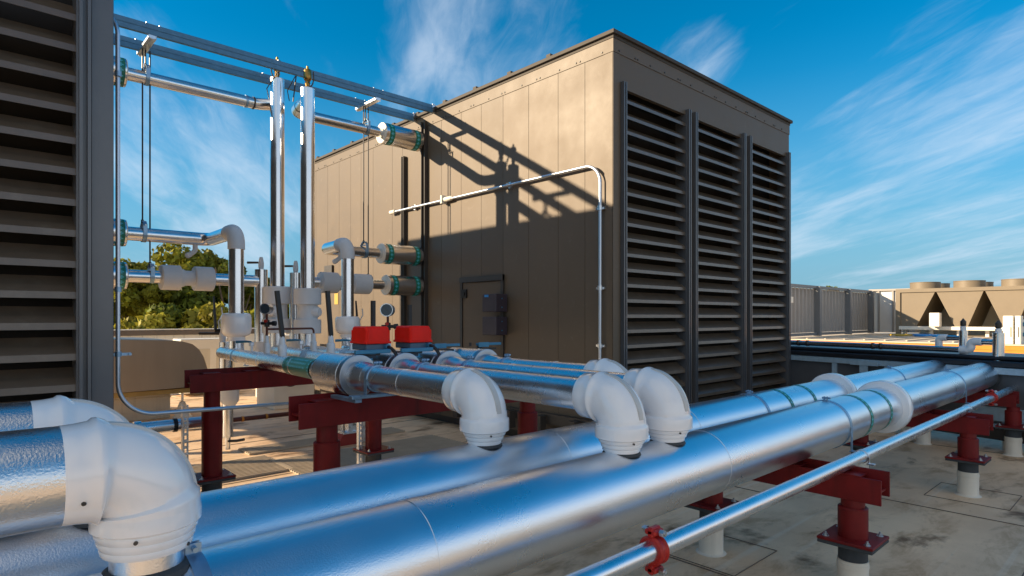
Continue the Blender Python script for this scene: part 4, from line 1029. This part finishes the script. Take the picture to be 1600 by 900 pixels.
# brown gas pipe on sleepers
t = thing('gas_pipe', 'dark red brown pipe lying low across the roof behind the posts', 'pipe', (3, 8.8, .12))
m = MB(); m.cyl((.8, 8.8, .17), (5.1, 8.8, .17), .032, seg=20); obj('tube', m, COPP, t)
for x in (2.95, 3.28, 1.8, 4.3):
    m = MB(); m.lathe((x, 8.8, .17), (1, 0, 0), [(0, .033), (0, .038), (.03, .038), (.03, .033)], 20); split('strap', m, ORNG, t)
m = MB()
for x in (1.3, 2.6, 3.9): m.box(x, x + .14, 8.65, 8.95, 0, .136)
split('sleeper', m, ROOFF, t, smooth=False)
# ribbed walkway mats
for k, (x0, x1, y0, y1) in enumerate(((2.55, 4.7, 5.9, 6.75), (1.0, 2.6, 6.2, 7.05), (2.5, 4.6, 7.2, 7.6))):
    m = MB(); m.box(x0, x1, y0, y1, .004, .012); n = int((y1 - y0) / .055)
    for j in range(n): m.box(x0, x1, y0 + j * .055, y0 + j * .055 + .018, .012, .026)
    tag(obj('walkway_mat', m, GRATE, smooth=False), ('ribbed grey walkway mat right of the middle red posts', 'ribbed grey walkway mat left of the far red post', 'narrow ribbed mat strip behind the far red beam')[k], 'mat', 'ribbed walkway mats')
# pipe foot blocks and round white tank by the posts
t = thing('pipe_block', 'dark red rubber support block under a small pipe behind the near red beam', 'support block', P(545, 697, z=0))
p = P(548, 695, z=0); m = MB(); m.extrude([(-.16, 0), (.16, 0), (.11, .14), (-.11, .14)], p, (1, 0, 0), (0, 0, 1), (0, .15, 0)); obj('block', m, LOGO, t, smooth=False)
m = MB(); m.box(p.x - .1, p.x + .1, p.y - .01, p.y + .16, .141, .16); m.box(p.x - .03, p.x + .03, p.y, p.y + .1, .16, .34); obj('strut_top', m, GALV, t, smooth=False)
t = thing('white_tank', 'small round white tank glimpsed between the near red posts', 'tank', P(572, 690, z=0))
p = P(572, 692, z=0); m = MB(); m.lathe(p + V((0, 0, .42)) , (0, 1, 0), [(0, .05), (0.02, .16), (.05, .21), (.4, .21), (.45, .16), (.47, .05)], 32); obj('shell', m, CREAM, t)
m = MB(); m.box(p.x - .15, p.x + .15, p.y + .1, p.y + .2, 0, .23); m.box(p.x - .15, p.x + .15, p.y + .32, p.y + .40, 0, .23); split('saddle', m, GALV, t, smooth=False)
t = thing('trap_pipe', 'small dark trap pipe bending at the foot of the lit wall', 'pipe', (5.0, 8.2, .3))
m = MB(); m.sweep(fillet([(5.38, 7.6, .75), (5.05, 7.6, .75), (5.05, 7.6, .3), (4.8, 7.6, .3), (4.8, 7.6, .5)], .06), .025, 12); obj('tube', m, COPP, t)

# ================================================================== right background
W0 = V((9.36, 1.573, 0)); wd = V((.2385, .971, 0)).normalized(); wn = V((-wd.y, wd.x, 0))  # wn points to -x
def wmat(t0): c = W0 + wd * t0; return Matrix(((wn.x, wd.x, 0, c.x), (wn.y, wd.y, 0, c.y), (0, 0, 1, 0), (0, 0, 0, 1)))
t = thing('framed_wall', 'low dark panel wall with galvanised framing where the big pipes end', 'wall', W0)
Mw = wmat(0)
m = MB(); m.box(-.25, -.01, -2.6, 5.2, .18, .985, mtx=Mw); obj('panel', m, DARKP, t, smooth=False)
m = MB(); m.box(-.01, .045, -2.6, 5.2, .905, .985, mtx=Mw, bev=.003); m.box(-.01, .05, -2.6, 5.2, .26, .30, mtx=Mw, bev=.003); obj('rail', m, FRAMEM, t, smooth=False)
for q in (-1.6, -.55, .62, 1.12, 1.9, 2.7, 3.4, 4.2):
    m = MB(); m.box(-.009, .03, q, q + .045, .302, .903, mtx=Mw); m.box(.03, .034, q + .035, q + .06, .302, .903, mtx=Mw); split('stud', m, FRAMEM, t, smooth=False)
m = MB(); m.box(.048, .06, 1.40, 1.52, .79, .98, mtx=Mw); m.box(.062, .075, 1.25, 1.65, .90, .96, mtx=Mw); m.box(-.008, .03, -.42, .10, .34, .50, mtx=Mw); split('gusset', m, FRAMEM, t, smooth=False)
m = MB(); m.box(-.9, .06, -2.7, 5.3, .99, 1.06, mtx=Mw, bev=.012); m.box(-.95, -.08, -2.7, 5.3, 1.061, 1.118, mtx=Mw, bev=.02); obj('membrane_cap', m, BLKM, t)
m = MB(); m.box(-.2, .10, -2.6, 5.2, .12, .25, mtx=Mw); obj('sill_beam', m, BDARK, t, smooth=False)
m = MB()
for q in (-1.1, -.28, .9, 2.2, 3.5): c = Mw @ V((0.0, q, 0)); m.lathe(c, (0, 0, 1), [(0, .10), (.01, .078), (.119, .076)], 28)
split('flashed_foot', m, PVCF, t)
# silver line on top of the wall with two vented stand pipes
t = thing('roof_edge_pipe', 'thin silver pipe with white elbows running along the dark wall top', 'pipe', Mw @ V((-.3, 0, 1.16)))
q0 = Mw @ V((-.15, 5.2, 1.175)); q1 = Mw @ V((-.15, .28, 1.175))
def Wp(u, z, off=-.15):   # point on the pipe line
    k = (u - 800) / F; dx = CC + k * SS; dy = SS - k * CC; o = Mw @ V((off, 0, z)); den = dx * wd.y - dy * wd.x; tt = (dy * o.x - dx * o.y) / den; return o + wd * tt
a = Wp(1517, 1.175)
m = MB(); m.cyl(q0, a, .038, seg=24); obj('tube', m, JACKS, t)
m = MB(); m.sweep(fillet([a + wd * .12, a, a + V((0, 0, .11)), a + V((0, 0, .11)) - wd * .12], .05), .05, 24); obj('elbow_cover', m, PVC, t)
m = MB(); b2 = Wp(1560, 1.285); m.cyl(a + V((0, 0, .11)) - wd * .1, b2, .036, seg=24); obj('branch', m, JACKS, t)
b = Wp(1467, 1.19, -.32); c = Wp(1505, 1.30, -.32)
m = MB(); m.sweep(fillet([b, b + V((0, 0, .13)), b + V((0, 0, .13)) - wd * .1], .05), .045, 20); obj('elbow_cover', m, PVC, t)
m = MB(); m.cyl(b + V((0, 0, .13)) - wd * .08, V((c.x, c.y, b.z + .13)), .034, seg=20); obj('branch', m, JACKS, t)
for q, (s, rr) in enumerate(((V((c.x, c.y, 1.05)), .05), (V((b2.x, b2.y, 1.05)), .062))):
    m = MB(); m.cyl(s, s + V((0, 0, .37 - .02 * q)), rr, seg=28); sp = obj('stand_pipe', m, JACKS, t)
    z = s + V((0, 0, .37 - .02 * q)); m = MB(); m.lathe(z, (0, 0, 1), [(0, .034), (.05, .036), (.06, .02)], 18); obj('neck_cover', m, PVC, sp)
    m = MB(); m.lathe(z + V((0, 0, .06)), (0, 0, 1), [(0, .03), (.01, .034), (.06, .034), (.075, .02), (.10, .006)], 18); obj('vent_head', m, BDARK, sp)
m = MB()
for u in (1248, 1262, 1364, 1376): c_ = Wp(u, 1.175); m.cyl(c_ + wd * .015, c_ - wd * .015, .046, seg=20)
split('pipe_coupling', m, BDARK, t)
# raised deck with orange fascia
BEFORE = set(bpy.data.objects)
DX = 14.9
m = MB(); m.box(DX + .03, 45, -8, 16.9, -3.77, 1.062); o = obj('upper_roof', m, ROOFF, smooth=False); tag(o, kind='structure')
t = thing('orange_fascia', 'orange fascia strip with pale coping along the raised roof edge', 'fascia', (DX, 4, 1))
m = MB(); m.box(DX, DX + .03, -8, 16, 1.0 - .4, 1.045); m.box(DX - .012, DX, -8, 16, .955, .962); obj('strip', m, ORNG, t, smooth=False)
m = MB(); m.box(DX - .02, DX + .10, -8, 16, 1.045, 1.066, bev=.003); obj('coping', m, ROOFF, t, smooth=False)
# corrugated screen
ZS0, ZS1 = 1.13, 2.42
def corr(m, p0, p1, z0, z1, amp=.035, pitch=.20):
    p0, p1 = V(p0), V(p1); d = p1 - p0; L = d.length; d.normalize(); n = V((-d.y, d.x, 0)); k = max(2, int(L / pitch)); pit = L / k; pts = []
    for i in range(k):
        for (a, o) in ((0, 0), (.3, 0), (.42, 1), (.78, 1), (.9, 0)): pts.append(p0 + d * (i + a) * pit + n * amp * o)
    pts.append(p1)
    r0 = [q + V((0, 0, z0)) for q in pts] + [q + V((0, 0, z0)) + n * .01 + n * .0 for q in reversed(pts)]
    m.loft([r0, [q + V((0, 0, z1 - z0)) for q in r0]])
t = thing('screen_wall', 'grey corrugated metal screen with dark posts right of the big unit', 'screen', (18, 6.6, 1.05))
sx = [15.25, 17.3, 19.6, 21.6]
for a, b in zip(sx[:-1], sx[1:]):
    m = MB(); corr(m, (a + .12, 6.62, 0), (b - .02, 6.62, 0), ZS0 + .05, ZS1 - .06, -.05, .22); obj('corrugated_panel', m, SCRN, t, smooth=False)
m = MB()
for x in sx[1:]: m.box(x - .1, x + .03, 6.42, 6.60, ZS0 - .05, ZS1)
split('post', m, SCRP, t, smooth=False)
m = MB(); m.box(15.0, 15.18, 6.45, 6.75, ZS0 - .1, ZS1 + .02); obj('end_post', m, CREAM, t, smooth=False)
m = MB(); m.box(15.18, 21.7, 6.5, 6.62, ZS1 - .05, ZS1 + .02); m.box(15.18, 21.7, 6.5, 6.6, ZS0 - .03, ZS0 + .04); obj('frame_rail', m, SCRP, t, smooth=False)
m = MB(); m.box(15.22, 15.40, 6.38, 6.44, 1.95, 2.10); m.cyl((15.25, 6.42, 1.95), (15.25, 6.42, 1.15), .015, seg=8); obj('lamp_box', m, CREAM, t, smooth=False)
t = thing('screen_wall', 'pale flat screen panel with a diagonal shadow left of the chiller', 'screen', (21.7, 6, 1.05))
m = MB(); m.box(21.75, 21.8, 5.2, 6.6, ZS0 - .02, ZS1); obj('panel', m, SCRT, t, smooth=False)
m = MB()
for y in (5.5, 5.9, 6.3): m.box(21.70, 21.75, y, y + .05, ZS0 - .02, ZS1)
m.box(21.68, 21.82, 5.2, 6.6, ZS1, ZS1 + .06); split('batten', m, SCRN, t, smooth=False)
# chiller with V shaped coil bays
CX = 20.2
t = thing('chiller', 'long tan chiller with V shaped coil banks and round fans on top', 'chiller', (CX + 1, 3, 1.05))
zt, zb = 2.30, 1.33
def yu(u): k = (u - 800) / F; return CX * (SS - k * CC) / (CC + k * SS)
m = MB(); m.box(CX - .04, CX + 2.2, -2.5, yu(1400), zt, zt + .10); m.box(CX - .04, CX + .08, yu(1407), yu(1400), 1.05, zt); obj('top_frame', m, CHIL, t, smooth=False)
m = MB(); m.box(CX - .05, CX + .06, -2.5, yu(1405), zb - .10, zb, bev=.01)
for u in (1410, 1452, 1495, 1540, 1590): m.box(CX + .2, CX + .28, yu(u) - .04, yu(u) + .04, 1.05, zb - .1)
split('base_rail', m, CREAM, t, smooth=False)
vb = [(1405, 1461, 1405, 1432), (1463, 1537, 1492, 1512), (1539, 1613, 1568, 1588), (1616, 1700, 1650, 1668)]
for (ta, tb, ba, bb) in vb:
    m = MB(); pr = [(yu(ta), zt), (yu(tb), zt), (yu(bb), zb), (yu(ba), zb)]
    m.extrude(pr, (CX, 0, 0), (0, 1, 0), (0, 0, 1), (.03, 0, 0)); obj('end_panel', m, CHIL, t, smooth=False)
    m = MB()
    for (y1_, y2_) in ((yu(ta), yu(ba)), (yu(tb), yu(bb))):
        s = .03 if y1_ > y2_ else -.03
        m.extrude([(y1_ - s, zt - .003), (y1_ - 2.5 * s, zt - .003), (y2_ - 2.5 * s, zb + .003), (y2_ - s, zb + .003)], (CX + .04, 0, 0), (0, 1, 0), (0, 0, 1), (2.0, 0, 0))
    split('coil', m, COIL, t, smooth=False)
m = MB(); m.box(CX + 2.05, CX + 2.12, -2.5, yu(1405), 1.06, zt - .01); obj('back_panel', m, CREAM, t, smooth=False)
m = MB()
for (u0, u1) in ((1412, 1461), (1481, 1533), (1557, 1612)):
    yc = (yu(u0) + yu(u1)) / 2 ; r = abs(yu(u0) - yu(u1)) / 2 * .98
    for xx in (CX + .62, CX + 1.7): m.lathe((xx, yc - .0, zt + .101), (0, 0, 1), [(0, r), (.18, r), (.185, r * 1.02), (.20, r * 1.02), (.2, r * .93), (.06, r * .9)], 40)
split('fan_shroud', m, CHIL, t)
m = MB(); m.box(CX - .35, CX - .12, yu(1473), yu(1457), zb + .0, zb + .38, bev=.01); obj('control_panel', m, CREAM, t, smooth=False)
for k, (u0, u1, z1) in enumerate(((1567, 1583, 1.62), (1586, 1595, 1.62))):
    xx = 15.3; f = lambda u: xx * (SS - (u - 800) / F * CC) / (CC + (u - 800) / F * SS)
    t = thing('cream_cabinet', ('wide' if k == 0 else 'narrow') + ' cream cabinet on the raised roof in front of the chiller', 'cabinet', (xx, f(u0), 1.05), 'cream cabinets near the chiller')
    m = MB(); m.box(xx, xx + .3, f(u1), f(u0), 1.05, z1, bev=.008); obj('body', m, CREAM, t, smooth=False)
    m = MB(); m.box(xx - .01, xx, f(u1) + .03, f(u1) + .04, 1.2, 1.4); obj('handle', m, BDARK, t, smooth=False)
t = thing('valve_set', 'small blue valves at the right edge below the chiller', 'valves', (15.6, 1.9, 1.05))
m = MB()
yy = 15.6 * (SS - (1600 - 800) / F * CC) / (CC + (1600 - 800) / F * SS)
m.cyl((15.6, yy, 1.05), (15.6, yy, 1.55), .035, seg=14); obj('pipe', m, JACKS, t)
for z in (1.25, 1.45):
    m = MB(); m.box(15.53, 15.67, yy - .06, yy + .10, z - .04, z + .04, bev=.01); obj('valve', m, LEV, t, smooth=False)
# hoses behind base rail
t = thing('hose_bundle', 'coiled blue and yellow hoses lying under the chiller rail', 'hoses', (19.4, 4.3, 1.05))
m = MB(); m.sweep([V((19.5, 4.5 + math.cos(a) * .3, 1.09)) + V((math.sin(a) * .3, 0, 0)) for a in [k * .5 for k in range(24)]], .035, 8); obj('blue_hose', m, SIGNB, t)
m = MB(); m.sweep([V((19.4, 5.1 + math.cos(a) * .25, 1.09)) + V((math.sin(a) * .25, 0, 0)) for a in [k * .5 for k in range(14)]], .03, 8); obj('yellow_hose', m, YEL, t)
# thin ridges added to stand in for shadow bars on the deck
t = thing('shadow_bar_ribs', 'added thin ribs standing in for shadow bars across the sunlit upper roof in front of the grey screen', 'ribs', (17, 5, 1.05))
m = MB()
for k in range(9): m.box(15.3, 19.5, 6.0 - k * .42, 6.03 - k * .42, 1.066, 1.085)
split('rib', m, ROOFF, t, smooth=False)

# the raised roof and all on it are modelled at a working size; bring them to their real size and distance
KS = 1.6
for o in [q for q in bpy.data.objects if q not in BEFORE]:
    if o.type == 'MESH' and o.parent is not None: o.data.transform(Matrix.Scale(KS, 4))
    elif o.type == 'MESH': o.data.transform(Matrix.Translation((0, 0, 1.6)) @ Matrix.Scale(KS, 4) @ Matrix.Translation((0, 0, -1.6)))
    else: o.location = (o.location.x * KS, o.location.y * KS, 1.6 + (o.location.z - 1.6) * KS)

# ================================================================== trees
def tree(u, d, h, rad, mi, lab, seed, z0=-7, low=.12, n=14000, leaf=.19):
    rg = np.random.default_rng(seed); k = (u - 800) / F
    cx, cy = d * (CC + k * SS), d * (SS - k * CC)
    t = thing('tree', lab, 'tree', (cx, cy, z0), 'trees beyond the parapet')
    pr = random.Random(seed); m = MB(); H = h - z0
    forks = []
    base = V((cx, cy, z0)); top = V((cx + pr.uniform(-.6, .6), cy + pr.uniform(-.6, .6), z0 + H * .55))
    m.sweep([base, base.lerp(top, .5) + V((pr.uniform(-.3, .3), pr.uniform(-.3, .3), 0)), top], .2, 10, radii=[.26, .19, .12])
    for q in range(9):
        a = pr.uniform(0, 2 * PI); s = base.lerp(top, pr.uniform(.35, .98)); e = V((cx + math.cos(a) * rad * .75, cy + math.sin(a) * rad * .75, z0 + H * pr.uniform(.5, .95)))
        m.sweep([s, s.lerp(e, .5) + V((0, 0, .4)), e], .1, 6, radii=[.11, .07, .02])
    obj('trunk', m, BARK, t)
    # clumps
    nc = 34; cl = []
    for i in range(nc):
        a = rg.uniform(0, 2 * np.pi); rr = rad * np.sqrt(rg.uniform(0, 1)); zz = low + (1 - low) * rg.uniform(0, 1) ** .75
        prof = np.sqrt(max(.05, 1 - ((zz - .5) / .55) ** 2)); cl.append((cx + np.cos(a) * rr * prof, cy + np.sin(a) * rr * prof, z0 + H * (.10 + .85 * zz), rg.uniform(.55, 1.1) * rad * .36))
    cl = np.array(cl); cid = rg.integers(0, nc, n); dirs = rg.normal(size=(n, 3)); dirs /= np.linalg.norm(dirs, axis=1)[:, None]
    rr = cl[cid, 3] * (.55 + .5 * rg.uniform(0, 1, n) ** .5); pos = cl[cid, :3] + dirs * rr[:, None] * np.array([1, 1, .75])
    nrm = dirs + rg.normal(size=(n, 3)) * .6; nrm /= np.linalg.norm(nrm, axis=1)[:, None]
    a1 = np.cross(nrm, rg.normal(size=(n, 3))); a1 /= np.linalg.norm(a1, axis=1)[:, None]; a2 = np.cross(nrm, a1)
    s = leaf * rg.uniform(.6, 1.3, n)[:, None]
    vs = np.stack([pos - a1 * s, pos + a2 * s * .6, pos + a1 * s, pos - a2 * s * .6], 1).reshape(-1, 3) - np.array([cx, cy, z0])
    me = bpy.data.meshes.new('crown'); me.from_pydata(vs.tolist(), [], np.arange(4 * n).reshape(-1, 4).tolist()); me.materials.append(LEAFS[mi])
    o = bpy.data.objects.new('crown', me); COL.objects.link(o); o.parent = t
TR = [(150, 37, 5.0, 3.6, 1, 'tree mostly hidden behind the left unit'), (205, 33, 5.0, 2.6, 0, 'olive green tree just right of the left conduit'), (248, 35, 4.5, 2.4, 2, 'yellowish tree behind the first strainer cover'), (300, 37, 5.8, 3.1, 0, 'tallest rounded tree above the strainer line'),
      (345, 35, 4.9, 2.6, 1, 'dark tree left of the round coupling riser'), (388, 37, 4.2, 2.4, 0, 'small green tree right of the left drop riser'), (425, 42, 4.0, 2.6, 1, 'dark tree between the two vessels'), (455, 40, 3.4, 2.4, 2, 'low yellowish tree beside the far corner of the lit wall'),
      (228, 27, 1.9, 2.0, 2, 'low bright shrub above the parapet cap at left'), (282, 27.5, 2.2, 2.0, 1, 'dark shrub in the middle of the parapet'), (330, 27, 2.3, 2.0, 2, 'bright shrub left of the lever wire'), (385, 28, 2.0, 2.0, 0, 'low green shrub right of the drop riser')]
for i, (u, d, h, r_, mi, lab) in enumerate(TR): tree(u, d, h, r_, mi, lab, 11 + i, n=15000 if h > 3 else 8000)
for i, (u, d, h) in enumerate(((1273, 75, 5.1), (1302, 80, 6.2))):
    tree(u, d, h, 1.2, 1, ('left' if i == 0 else 'right') + ' tiny dark treetop peeking over the grey screen', 40 + i, n=1500, leaf=.3)
